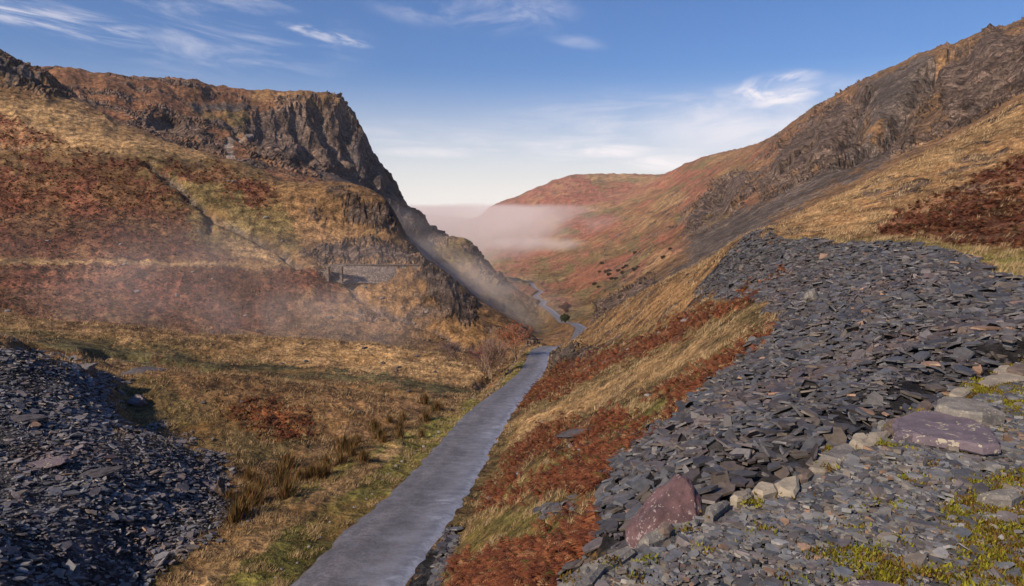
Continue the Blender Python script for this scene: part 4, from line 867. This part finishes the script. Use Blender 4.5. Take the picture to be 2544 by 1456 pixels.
def slab_obj(name, outline, zt, thick, mat, parent=None, tilt=(0, 0), rough=.012, **props):
    """flat stone with an irregular outline (plan points), bevelled and roughened"""
    O = np.array(outline, float); c0_ = O.mean(0); bm = bmesh.new()
    P_ = []
    for i in range(len(O)):
        a, b = O[i], O[(i+1) % len(O)]; k_ = max(1, int(np.linalg.norm(b-a)/.09))
        for j in range(k_): P_.append(a+(b-a)*j/k_+rng.normal(0, rough*.8, 2)*(j > 0))
    top = [bm.verts.new((p[0]-c0_[0], p[1]-c0_[1], thick/2)) for p in P_]; 
    f = bm.faces.new(top); 
    if f.normal.z < 0: f.normal_flip()
    f.normal_update()
    ex = bmesh.ops.extrude_face_region(bm, geom=[f]); vs = [e for e in ex['geom'] if isinstance(e, bmesh.types.BMVert)]
    for v in vs: v.co.z = -thick/2; v.co.x *= 1.04; v.co.y *= 1.04
    bmesh.ops.recalc_face_normals(bm, faces=bm.faces)
    bmesh.ops.bevel(bm, geom=[e for e in bm.edges if abs(e.verts[0].co.z-e.verts[1].co.z) < 1e-4], offset=min(.018, thick*.2), segments=1, affect='EDGES', clamp_overlap=True)
    bmesh.ops.triangulate(bm, faces=[f for f in bm.faces if len(f.verts) > 4]); bmesh.ops.subdivide_edges(bm, edges=[e for e in bm.edges if e.calc_length() > .16], cuts=1)
    for v in bm.verts:
        q_ = v.co*7+Vector((c0_[0], c0_[1], 3)); v.co.z += float(perlin(q_.x, q_.y, q_.z))*rough+tilt[0]*v.co.x+tilt[1]*v.co.y; v.co.x += float(perlin(q_.y, q_.x, q_.z+5))*rough
    me = bpy.data.meshes.new(name); bm.to_mesh(me); bm.free(); me.materials.append(mat)
    o = link(name, me, parent, **props); o.location = (c0_[0], c0_[1], zt-thick/2); return o
def plan(pts, z): return [tuple(on_level(a, b, z)[:2]) for a, b in pts]
def kerb(pts, z, th, mat, label, tilt=(0, 0)): return slab_obj('kerb_stone', plan(pts, z), z, th, mat, None, tilt, kind='thing', label=label, category='kerb stone')
zt = PZ+.015
kerb([(1340,1475),(1440,1400),(1560,1345),(1575,1362),(1500,1400),(1470,1440),(1400,1475)], zt, .22, M_KERB, 'long smooth grey kerb stone at the bottom end of the path edge')
kerb([(1585,1335),(1602,1318),(1660,1300),(1735,1283),(1730,1296),(1670,1315),(1610,1345)], zt, .18, M_KERB, 'thin grey kerb stone just in front of the purple boulder')
kerb([(1748,1272),(1756,1254),(1790,1238),(1812,1238),(1800,1254),(1770,1276)], zt+.03, .16, M_KERB, 'wedge shaped pinkish grey kerb stone right of the purple boulder')
kerb([(1866,1215),(1885,1188),(1925,1200),(1930,1212),(1895,1222)], zt+.02, .20, M_KERBP, 'pointed cream kerb stone beside the broad pale one')
kerb([(1925,1196),(1940,1182),(1982,1176),(1985,1205),(1978,1222),(1950,1216),(1932,1210)], zt+.02, .20, M_KERBP, 'broad cream kerb stone with a rounded end')
kerb([(2010,1158),(2018,1140),(2050,1128),(2080,1140),(2085,1154),(2050,1165),(2018,1166)], zt+.02, .18, M_KERBP, 'cream kerb stone stained blue, lower of a touching pair')
kerb([(2036,1132),(2060,1108),(2105,1098),(2122,1120),(2118,1135),(2090,1140)], zt+.03, .16, M_KERB, 'brownish grey kerb stone, upper of a touching pair')
kerb([(2126,1098),(2150,1080),(2200,1064),(2212,1072),(2180,1096),(2145,1108)], zt+.02, .16, M_KERBP, 'low buff kerb stone below the great lichened slab')
kerb([(2192,1058),(2205,1040),(2240,1030),(2252,1052),(2240,1078),(2215,1070)], zt+.02, .20, M_BROWNST, 'brown layered kerb stone under the tip of the lichened slab')
kerb([(2430,950),(2445,935),(2500,920),(2560,918),(2560,938),(2500,946),(2455,958)], zt+.03, .20, M_KERBP, 'buff kerb stone edged with bright moss near the right border')
kerb([(2500,915),(2515,903),(2560,900),(2600,908),(2590,925),(2540,928)], zt+.06, .14, M_BROWNST, 'olive brown kerb stone furthest along the path edge')
EK = [(1452,1412),(1652,1306),(1838,1226),(1858,1220),(1998,1172),(2132,1086),(2190,1052),(2296,1006),(2380,972),(2408,958),(2475,928),(2492,918)]
for i, (a, b) in enumerate(EK):
    w_ = 22+9*(i % 3); kerb([(a-w_*.6, b+4), (a-w_*.3, b-9-(i % 2)*3), (a+w_*.4, b-13), (a+w_*.7, b-2), (a+w_*.3, b+9), (a-w_*.2, b+12)], zt+.012+.008*(i % 3), .17, (M_KERB, M_BROWNST, M_KERBP)[i % 3], 'small rough edging stone filling the path edge between the larger ones')['group'] = 'small edging stones of the path'
slab_obj('flat_slab', plan([(2215,1048),(2250,1022),(2290,1012),(2345,1020),(2420,1040),(2470,1072),(2482,1110),(2440,1112),(2350,1095),(2270,1078),(2232,1080)], zt+.06), zt+.06, .075, M_PURPLE, None, (.02, -.04), kind='thing', label='great purple slab spotted with pale lichen lying over the path edge', category='slab')
slab_obj('flat_slab', plan([(2325,1002),(2342,982),(2400,988),(2460,1006),(2495,1022),(2440,1026),(2370,1018)], zt+.11), zt+.11, .12, M_KERB, None, (0, .02), kind='thing', label='brown grey slab with a yellow lichen spot behind the great purple slab', category='slab')
slab_obj('flat_slab', plan([(2095,1470),(2110,1434),(2170,1432),(2240,1446),(2270,1475)], zt+.03), zt+.03, .10, M_PURPLE, None, kind='thing', label='purple slab half buried at the bottom of the path', category='slab')
slab_obj('flat_slab', plan([(2430,1222),(2470,1212),(2520,1210),(2540,1222),(2515,1236),(2460,1232)], zt+.06), zt+.06, .10, M_KERB, None, kind='thing', label='pale bumpy stone sunk in the mossy part of the path', category='slab')
def rock_bm(size, seed, flat=.7, sub=3, rough=.28, blocky=True):
    bm = bmesh.new(); bmesh.ops.create_icosphere(bm, subdivisions=sub, radius=1.0); r_ = np.random.default_rng(seed)
    if blocky:
        for _ in range(9):
            nn = Vector(r_.normal(size=3)).normalized(); d = r_.uniform(.55, .85)
            for v in bm.verts:
                t = v.co.dot(nn)-d
                if t > 0: v.co -= nn*t
    for v in bm.verts:
        p = v.co*1.6; v.co *= 1+rough*float(fbm(np.array(p.x+seed), np.array(p.y), np.array(p.z), 3)); v.co.z *= flat; v.co *= size
    return bm
def rock_mesh(size, seed, mat, **k):
    bm = rock_bm(size, seed, **k); me = bpy.data.meshes.new('rock'); bm.to_mesh(me); bm.free(); me.materials.append(mat); return me
def rock_at(px, py, D, size, seed, mat, label, flat=.7, name='boulder', cat='boulder', sink=.25, group=None, rz=None, stretch=(1, 1, 1)):
    p = at(px, py, D); z_ = float(H(p[0], p[1])); o = link(name, rock_mesh(size, seed, mat, flat=flat, sub=4 if size*F/D > 22 else 3), kind='thing', label=label, category=cat)
    if group: o['group'] = group
    o.location = (p[0], p[1], z_+size*flat*(1-sink)*.5); o.rotation_euler = (0, 0, rng.uniform(0, 6.28) if rz is None else rz); o.scale = stretch; return o
b_ = link('boulder', rock_mesh(.31, 21, M_BOULDER, flat=1.0, sub=5, rough=.16), kind='thing', label='reddish purple boulder wedged against the path edge', category='boulder')
p_ = at(1645, 1296, 4.1); b_.location = p_; b_.scale = (.62, .8, 1.0); b_.rotation_euler = (0, math.radians(28), math.radians(25))

# ---------------------------------------------------------------- trees and shrubs
def tubes(S, mat_k=None):
    """S rows: p0(3) p1(3) r0 r1 -> vertices and quads of tapered tubes"""
    S = np.array(S); n_ = len(S); k = 4; d = S[:, 3:6]-S[:, :3]; d /= np.maximum(np.linalg.norm(d, axis=1), 1e-6)[:, None]
    a = np.cross(d, np.where(np.abs(d[:, 2:]) > .9, [[1.0, 0, 0]], [[0, 0, 1.0]])); a /= np.linalg.norm(a, axis=1)[:, None]; b = np.cross(d, a)
    an = np.arange(k)*2*np.pi/k; ring = a[:, None]*np.cos(an)[None, :, None]+b[:, None]*np.sin(an)[None, :, None]
    V_ = np.concatenate([S[:, None, :3]+ring*S[:, 6, None, None], S[:, None, 3:6]+ring*S[:, 7, None, None]], 1).reshape(-1, 3)
    o_ = (np.arange(n_)*2*k)[:, None, None]; j = np.arange(k); q = np.stack([j, (j+1) % k, (j+1) % k+k, j+k], -1)[None]; return V_, (o_+q).reshape(-1, 4)
def grow(r_, p, d, L, rad, lev, S, tips, spread=.55, up=.12, minr=.006, split=(2, 3)):
    nseg = 3; 
    for i in range(nseg):
        d = d+r_.normal(0, .16, 3)+np.array([0, 0, up]); d /= np.linalg.norm(d); p1 = p+d*L/nseg; r1 = rad*(1-.22*(i+1)/nseg)
        S.append([*p, *p1, rad*(1-.22*i/nseg), r1]); p = p1
        if lev > 0 and i < nseg-1 and r_.random() < .55:
            dd = d+r_.normal(0, spread, 3); dd /= np.linalg.norm(dd); grow(r_, p, dd, L*.62, max(minr, rad*.45), lev-1, S, tips, spread, up, minr, split)
    if lev > 0:
        for _ in range(r_.integers(*split)+0):
            dd = d+r_.normal(0, spread, 3); dd /= np.linalg.norm(dd); grow(r_, p, dd, L*.74, max(minr, rad*.62), lev-1, S, tips, spread, up, minr, split)
    else: tips.append(p)
def bark_mat(name, c1, c2):
    m, N = new_mat(name); P = N('ShaderNodeNewGeometry').outputs['Position']; a = N.noise(P, 9, 5, .6); finish(N, N.mix(N.ramp(a, .35, .65), c1, c2), .85, a, .5, .02, .2); return m
M_BARK = bark_mat('pale_bark', (.20, .15, .10), (.34, .26, .18)); M_TWIG = bark_mat('twig_bark', (.17, .11, .085), (.28, .19, .14)); M_PTWIG = bark_mat('purple_twigs', (.10, .07, .075), (.18, .13, .13))
def tree(name, cat, label, px, py, D, height, seed, trunks=1, lev=6, leaf=None, leafn=0, leafs=.12, bark=None, twig=None, spread=.5, rad=None, up=.12, lean=(0, 0), group=None, leafz=0.0, minr=None):
    r_ = np.random.default_rng(seed); p = at(px, py, D); z_ = float(H(p[0], p[1])); root = bpy.data.objects.new(name, None); sc.collection.objects.link(root)
    root.location = (p[0], p[1], z_-.1); root['label'] = label; root['category'] = cat; root['kind'] = 'thing'
    if group: root['group'] = group
    S, tips = [], []; rad = rad or height*.022
    for t in range(trunks):
        d0 = np.array([lean[0]+r_.normal(0, .16 if trunks > 1 else .05), lean[1]+r_.normal(0, .16 if trunks > 1 else .05), 1.0]); d0 /= np.linalg.norm(d0)
        grow(r_, np.array([r_.normal(0, .05)*trunks, r_.normal(0, .05)*trunks, 0.0]), d0, height*.30, rad*(1 if t == 0 else .75), lev, S, tips, spread, up, minr or D*.00016)
    S = np.array(S); top = S[:, 5].max(); S[:, :6] *= height/top; T_ = np.array(tips)*height/top
    big = S[:, 6] > rad*.30
    for nm_, sel, mt in (('trunk', big, bark or M_BARK), ('crown', ~big, twig or M_TWIG)):
        if not sel.any(): continue
        V_, q = tubes(S[sel]); link(nm_, np_mesh(nm_, V_, [q], mt, True), root)
    if leaf is not None:
        k = r_.integers(0, len(T_), leafn); P_ = T_[k]+r_.normal(0, height*.045, (leafn, 3)); P_ = P_[P_[:, 2] > height*leafz]; n_ = len(P_)
        u_ = r_.normal(size=(n_, 3)); u_ /= np.linalg.norm(u_, axis=1)[:, None]; v_ = np.cross(u_, r_.normal(size=(n_, 3))); v_ /= np.linalg.norm(v_, axis=1)[:, None]; s_ = (leafs*r_.uniform(.6, 1.3, n_))[:, None]
        V_ = np.stack([P_-u_*s_, P_+v_*s_*.45, P_+u_*s_, P_-v_*s_*.45], 1).reshape(-1, 3); C_ = np.array(leaf)[r_.integers(0, len(leaf), n_)]*r_.uniform(.7, 1.3, (n_, 1))
        link('leaves', np_mesh('leaves', V_, [np.arange(n_*4).reshape(-1, 4)], M_VEG, False, {'col': np.repeat(C_, 4, 0)}), root)
    return root
RED2 = [(.44, .10, .022), (.34, .07, .020), (.50, .16, .03), (.26, .06, .03)]
RED = [(.30, .068, .022), (.20, .045, .020), (.36, .11, .03), (.17, .05, .03)]
tree('rowan_tree', 'tree', 'orange red rowan leaning over the road wall', 1282, 893, 113, 7.0, 5, 2, 6, RED2, 1500, .11, spread=.55, lean=(-.05, 0), leafz=.42)
tree('bare_tree', 'tree', 'largest bare multi stemmed tree beside the stream bend', 1222, 938, 98, 6.6, 9, 5, 5, None, spread=.36, rad=.12, up=.14, minr=.026)
tree('rowan_tree', 'tree', 'thin reddish twigged tree behind the bare one', 1205, 900, 112, 6.0, 14, 3, 5, [(.26, .06, .035), (.18, .055, .04)], 750, .13, spread=.45, twig=M_PTWIG, leafz=.45)
tree('bare_tree', 'tree', 'pale bare tree on the spur above the red one', 1190, 838, 128, 5.4, 22, 1, 5, None, spread=.5, bark=M_BARK)
tree('bare_tree', 'tree', 'pale bare tree just left of the orange rowan', 1246, 832, 128, 5.2, 31, 1, 5, None, spread=.5)
tree('bare_shrub', 'shrub', 'purplish bare thorn shrub at the foot of the hill', 1118, 886, 118, 3.6, 41, 3, 5, None, spread=.6, bark=M_PTWIG, twig=M_PTWIG, rad=.10)
tree('rowan_tree', 'tree', 'low rust coloured tree at the tip of the spur', 1308, 838, 142, 4.2, 52, 2, 5, RED, 700, .12, spread=.5, leafz=.2)
tree('evergreen_bush', 'bush', 'round dark green bush at the bend of the far road', 1402, 812, 252, 3.4, 61, 4, 4, [(.06, .075, .03), (.04, .055, .025)], 1300, .34, spread=.7, bark=M_PTWIG, twig=M_PTWIG, leafz=.05)
tree('thorn_bush', 'bush', 'reddish thorn bush beyond the far road', 1404, 783, 330, 5.0, 66, 4, 4, [(.15, .05, .03), (.10, .045, .03)], 1800, .38, spread=.8, bark=M_PTWIG, twig=M_PTWIG, leafz=.0)
def bush_proto(seed):
    r_ = np.random.default_rng(seed); S, tips = [], []
    for t in range(6):
        d0 = np.array([r_.normal(0, .6), r_.normal(0, .6), 1]); d0 /= np.linalg.norm(d0); grow(r_, np.zeros(3), d0, .42, .05, 4, S, tips, .8, .05, .02)
    V_, q = tubes(np.array(S)); T_ = np.array(tips); k = r_.integers(0, len(T_), 1500); P_ = T_[k]+r_.normal(0, .12, (1500, 3)); P_[:, 2] = np.abs(P_[:, 2])
    u_ = r_.normal(size=(1500, 3))*.11; v_ = r_.normal(size=(1500, 3))*.11; V2 = np.stack([P_-u_, P_+v_, P_+u_], 1).reshape(-1, 3)
    C_ = np.array([(.06, .05, .03), (.08, .045, .03), (.05, .055, .025)])[r_.integers(0, 3, 1500)]*r_.uniform(.7, 1.3, (1500, 1))
    return np_mesh('twigs', V_, [q], M_PTWIG, True), np_mesh('foliage', V2, [np.arange(4500).reshape(-1, 3)], M_VEG, False, {'col': np.repeat(C_, 3, 0)})
BP = [bush_proto(k) for k in (1, 2, 3)]
BUSH = [(1290,742),(1320,805),(1345,825),(1410,795),(1445,775),(1470,760),(1550,768),(1525,790),(1235,893),(1265,915),(1360,855),(1395,852),(1248,1040),(1735,700),(1790,635),(1272,803),(1530,668),(1340,800),(1440,810)]
for i, (zx, zy) in enumerate(BUSH):
    px_, py_ = 1055+zx*.341, 403.5+zy*.341
    # follow the sight line out to the slope it stands on
    Ds = np.geomspace(130, 1400, 400); r0 = ray_dir(px_, py_); X_ = r0[0]/r0[1]*Ds; Z_ = r0[2]/r0[1]*Ds; hit = np.nonzero(Z_ < H(X_, Ds))[0]
    if not len(hit): continue
    D_ = Ds[hit[0]]; root = bpy.data.objects.new('thorn_bush', None); sc.collection.objects.link(root); sz = D_*(.0030+.0022*rng.random())
    root.location = (X_[hit[0]], D_, float(H(X_[hit[0]], D_))-.1); root.scale = (sz, sz, sz*.8); root.rotation_euler = (0, 0, rng.uniform(0, 6))
    root['label'] = 'small dark thorn bush dotted on the far scree slope'; root['category'] = 'bush'; root['group'] = 'dark bushes on the scree slope'; root['kind'] = 'thing'
    for me, nm_ in zip(BP[i % 3], ('twigs', 'foliage')): link(nm_, me, root)
# ---------------------------------------------------------------- rush clumps, stones, wall
def hit(px_, py_, d0=8, d1=1500):
    Ds = np.geomspace(d0, d1, 900); r0 = ray_dir(px_, py_); X_ = r0[0]/r0[1]*Ds; Z_ = r0[2]/r0[1]*Ds; h_ = np.nonzero(Z_ < H(X_, Ds))[0]
    k = h_[0] if len(h_) else 0; return X_[k], Ds[k], float(H(X_[k], Ds[k]))
def rush_proto(seed):
    r_ = np.random.default_rng(seed); m_ = 170; a = r_.uniform(0, 6.28, m_); rr_ = np.abs(r_.normal(0, .30, m_)); b = np.stack([np.cos(a)*rr_, np.sin(a)*rr_, a*0-.05], -1)
    out = np.stack([np.cos(a), np.sin(a)], -1)*(rr_*.9+r_.normal(0, .10, m_))[:, None]+np.array([.12, -.02]); h_ = r_.uniform(.6, 1.15, m_); w_ = .022
    p = np.stack([-np.sin(a)*w_, np.cos(a)*w_, a*0], -1); mid_ = b+np.concatenate([out*.35, (h_*.6)[:, None]], 1); tip = b+np.concatenate([out, h_[:, None]], 1)
    V_ = np.stack([b-p, b+p, mid_+p*.8, mid_-p*.8, tip], 1).reshape(-1, 3); o_ = (np.arange(m_)*5)[:, None]
    C_ = np.array([(.17, .085, .035), (.12, .085, .03), (.24, .14, .05), (.09, .09, .03)])[r_.choice(4, m_, p=[.4, .25, .2, .15])]*r_.uniform(.7, 1.3, (m_, 1))
    return np_mesh('rush_clump', V_, [o_+np.array([0, 1, 2, 3]), o_+np.array([3, 2, 4])], M_VEG, False, {'col': np.repeat(C_, 5, 0)})
RP = [rush_proto(k) for k in (3, 4, 5, 6)]
RUSH = [(x_, y_) for x_, y_ in [(585,1290),(610,1285),(640,1262),(668,1255),(700,1240),(640,1225),(670,1215),(610,1235),(735,1222),(700,1205),(730,1190),(765,1205),(790,1190),(820,1178),(760,1175),(850,1165),(880,1150),(840,1140),(800,1150),(870,1120),(900,1128),(930,1112),(955,1095),(920,1090),(890,1098),(985,1080),(1010,1068),(1040,1062),(1000,1045),(1040,1040),(1070,1040),(970,1060),(1060,1020),(945,1068),(600,1205),(640,1190),(590,1260),(575,1225)]]
for i, (a, b) in enumerate(RUSH):
    X_, Y_, Z_ = hit(a+rng.normal(0, 16), b+rng.normal(0, 12)); o = link('rush_clump', RP[i % 4], kind='thing', label='brown and green rush clump in the wet hollow beside the road', category='rush clump', group='rush clumps in the roadside hollow')
    o.location = (X_, Y_, Z_); sc_ = rng.uniform(.55, 1.15); o.scale = (sc_, sc_, sc_*rng.uniform(.9, 1.2)); o.rotation_euler = (0, 0, rng.uniform(0, .9))
def stones(pts, sizes, mat, label, group, name='stone', cat='stone', flat=.65, d0=8):
    protos = [rock_mesh(1.0, 100+k+len(pts), mat, flat=flat, sub=2, rough=.2) for k in range(4)]
    for i, (a, b) in enumerate(pts):
        X_, Y_, Z_ = hit(a, b, d0); s_ = sizes[i % len(sizes)]*Y_/F; o = link(name, protos[i % 4], kind='thing', label=label, category=cat, group=group)
        o.location = (X_, Y_, Z_+s_*.10); o.scale = (s_, s_*.8, s_*.85); o.rotation_euler = (0, 0, rng.uniform(0, 6.28))
stones([(795,1337),(768,1362),(820,1300),(700,1418),(684,1438),(738,1400),(910,1240),(925,1228),(880,1262),(965,1180),(985,1160),(1010,1140),(1030,1128),(1052,1112),(1078,1085),(1090,1075),(1120,1050),(1000,1148),(950,1195),(1178,990),(1150,1018)], [6,7,5,6,7,5,6,5,7], M_GREYST, 'small grey stone along the grass verge on the left of the road', 'stones on the left verge')
stones([(1225,970),(1232,962),(1240,955),(1247,946),(1253,938),(1259,931),(1265,924),(1270,916),(1276,909),(1281,901),(1286,893),(1291,886),(1295,879),(1299,873),(1304,867),(1309,862),(1316,858),(1216,978),(1208,985)], [7,6,8,6], M_BROWNST, 'rough stone in the tumbled row edging the far left of the road', 'tumbled stones along the road bend', flat=.9)
stones([(505,1005),(600,1000),(990,915),(985,922),(950,905),(1015,975),(895,1025),(700,905),(760,900),(530,830),(640,826),(705,838),(1080,925),(1150,905),(905,868),(750,858),(1035,888)], [8,7,10,6], M_DARKST, 'dark stone half sunk in the grassy hummocks', 'stones on the hummocks')
stones([(310,662),(480,680),(660,545),(568,452),(580,455),(120,602),(700,600),(20,775),(690,650),(530,700),(440,740),(610,790),(340,730),(755,640),(905,720),(950,745),(1000,770),(930,700),(880,745),(1030,810),(1060,780),(990,820),(820,790),(770,815),(300,610)], [8,6,9,5,7], M_GREYST, 'pale grey boulder lying on the left hillside', 'boulders on the left hillside', 'boulder', 'boulder')
stones([(1215,1240),(1440,1120),(1420,1110),(1725,1000),(1610,985),(1350,1050),(1290,1180),(1560,870),(1500,905),(1640,830),(1700,800)], [12,9,14,7], M_GREYST, 'grey stone among the bracken right of the road', 'stones in the right hand bracken')
rock_at(340, 1002, 50, .85, 71, M_PURPLE, 'purple grey boulder alone on the grass beside the slate heap', .6)
rock_at(355, 928, 60, 1.4, 72, M_DARKST, 'long flat mossy rock at the top of the near hummock', .28, stretch=(1.5, .6, 1))
rock_at(545, 1205, 34, .62, 73, M_BROWNST, 'tall brownish stone standing at the toe of the slate heap', 1.1, stretch=(.6, .6, 1))
rock_at(60, 1045, 33, .8, 74, M_DARKST, 'big flat topped grey block high on the slate heap', .28, stretch=(1.3, .7, 1))
rock_at(230, 1172, 29, .8, 75, M_DARKST, 'long grey beam shaped block across the slate heap', .22, stretch=(1.7, .5, 1))
rock_at(110, 1160, 29, .85, 76, M_PURPLE, 'tilted block left of the long one on the heap', .22, stretch=(1.2, .8, 1))
rock_at(215, 925, 50, .9, 77, M_GREYST, 'light grey block where the slate heap meets the grass', .4)
rock_at(2015, 705, 30, .55, 78, M_KERB, 'leaning grey block in the middle of the upper tip', .9, stretch=(1.1, .6, 1))
rock_at(1445, 1105, 33, .9, 79, M_DARKST, 'long thin slate block lying in the bracken', .25, stretch=(1.5, .4, 1), rz=.4)
def wall():
    root = bpy.data.objects.new('retaining_wall', None); sc.collection.objects.link(root); root['label'] = 'dry stone retaining wall holding up the level shelf on the spur'; root['category'] = 'wall'; root['kind'] = 'thing'
    m, N = new_mat('dry_stone'); P = N('ShaderNodeNewGeometry').outputs['Position']; sv = N('ShaderNodeVectorMath', {0: P, 1: (1, 1, 1.9)}, operation='MULTIPLY').outputs[0]
    vo = N('ShaderNodeTexVoronoi', {'Vector': sv, 'Scale': 1.5}); ve = N('ShaderNodeTexVoronoi', {'Vector': sv, 'Scale': 1.5}, feature='DISTANCE_TO_EDGE'); t = N('ShaderNodeSeparateColor', {0: vo.outputs['Color']}).outputs[0]
    cc = N.mix(t, (.11, .09, .08), (.27, .22, .18)); cc = N.mix(N.ramp(ve.outputs[0], 0, .08, 1, 0), cc, (.03, .028, .026)); finish(N, cc, .9, ve.outputs[0], .8, .3, .2)
    top = [(822,657,166),(850,657,168),(900,658,169),(960,658,171),(1010,658,173),(1045,658,174)]; bot = [(826,690,162),(850,697,162),(900,695,164),(960,697,166),(1010,696,169),(1045,680,172)]
    A_ = np.array([at(*p) for p in lerp_poly(top, 6)]); B0 = np.array([at(*p) for p in lerp_poly(bot, 6)]); tt_ = np.linspace(0, 1, len(A_)); B_ = np.stack([np.interp(tt_, np.linspace(0, 1, len(B0)), B0[:, k]) for k in range(3)], -1)
    B_[:, 2] -= .8; A_[:, 1] -= .5; G_ = []
    for k in range(13):
        u_ = k/12; R_ = A_*(1-u_)+B_*u_; R_[:, 1] -= .35*np.sin(u_*3)+.14*perlin(R_[:, 0]*1.7, R_[:, 2]*3+k, R_[:, 0]*0); G_.append(R_)
    back = A_.copy(); back[:, 1] += 2.2; G_ = np.array([back]+G_); id_ = np.arange(G_.shape[0]*G_.shape[1]).reshape(G_.shape[:2]); q = np.stack([id_[:-1, :-1], id_[1:, :-1], id_[1:, 1:], id_[:-1, 1:]], -1).reshape(-1, 4)
    link('wall_face', np_mesh('wall_face', G_.reshape(-1, 3), [q], m, False), root)
    me = bpy.data.meshes.new('coping'); bm = bmesh.new()
    for i in range(len(A_)-1):
        c_ = (A_[i]+A_[i+1])/2; g = bmesh.ops.create_cube(bm, size=1.0)['verts']; L_ = np.linalg.norm(A_[i+1]-A_[i])*.96; h_ = .22+.12*rng.random()
        for v in g: v.co = Vector((v.co.x*L_+c_[0], v.co.y*.9+c_[1]+rng.normal(0, .03), v.co.z*h_+c_[2]+.06))
    bm.to_mesh(me); bm.free(); me.materials.append(M_BROWNST); link('coping', me, root)
    # the square opening of the old bridge
    bm = bmesh.new(); c_ = at(836, 678, 161.5)
    for dx_, w__, h__ in ((-2.0, .5, 3.4), (1.15, .5, 3.6)):
        g = bmesh.ops.create_cube(bm, size=1.0)['verts']
        for v in g: v.co = Vector((v.co.x*w__+c_[0]+dx_, v.co.y*1.4+c_[1], v.co.z*h__+c_[2]-.3))
    g = bmesh.ops.create_cube(bm, size=1.0)['verts']
    for v in g: v.co = Vector((v.co.x*5.4+c_[0]-.2, v.co.y*1.6+c_[1], v.co.z*.35+c_[2]+1.75))
    me = bpy.data.meshes.new('bridge_opening'); bm.to_mesh(me); bm.free(); me.materials.append(m); link('bridge_opening', me, root)
    bm = bmesh.new(); g = bmesh.ops.create_cube(bm, size=1.0)['verts']
    for v in g: v.co = Vector((v.co.x*9+c_[0]-6.5, v.co.y*1.2+c_[1]+1.0, v.co.z*2.6+c_[2]-.4-(v.co.x-.5)*-1.3))
    bmesh.ops.subdivide_edges(bm, edges=bm.edges[:], cuts=4)
    for v in bm.verts: v.co.y += .25*float(perlin(v.co.x, v.co.z*2, 0)); v.co.z += .15*float(perlin(v.co.x*2, v.co.z, 3))
    me = bpy.data.meshes.new('wing_wall'); bm.to_mesh(me); bm.free(); me.materials.append(m); link('wing_wall', me, root)
wall()
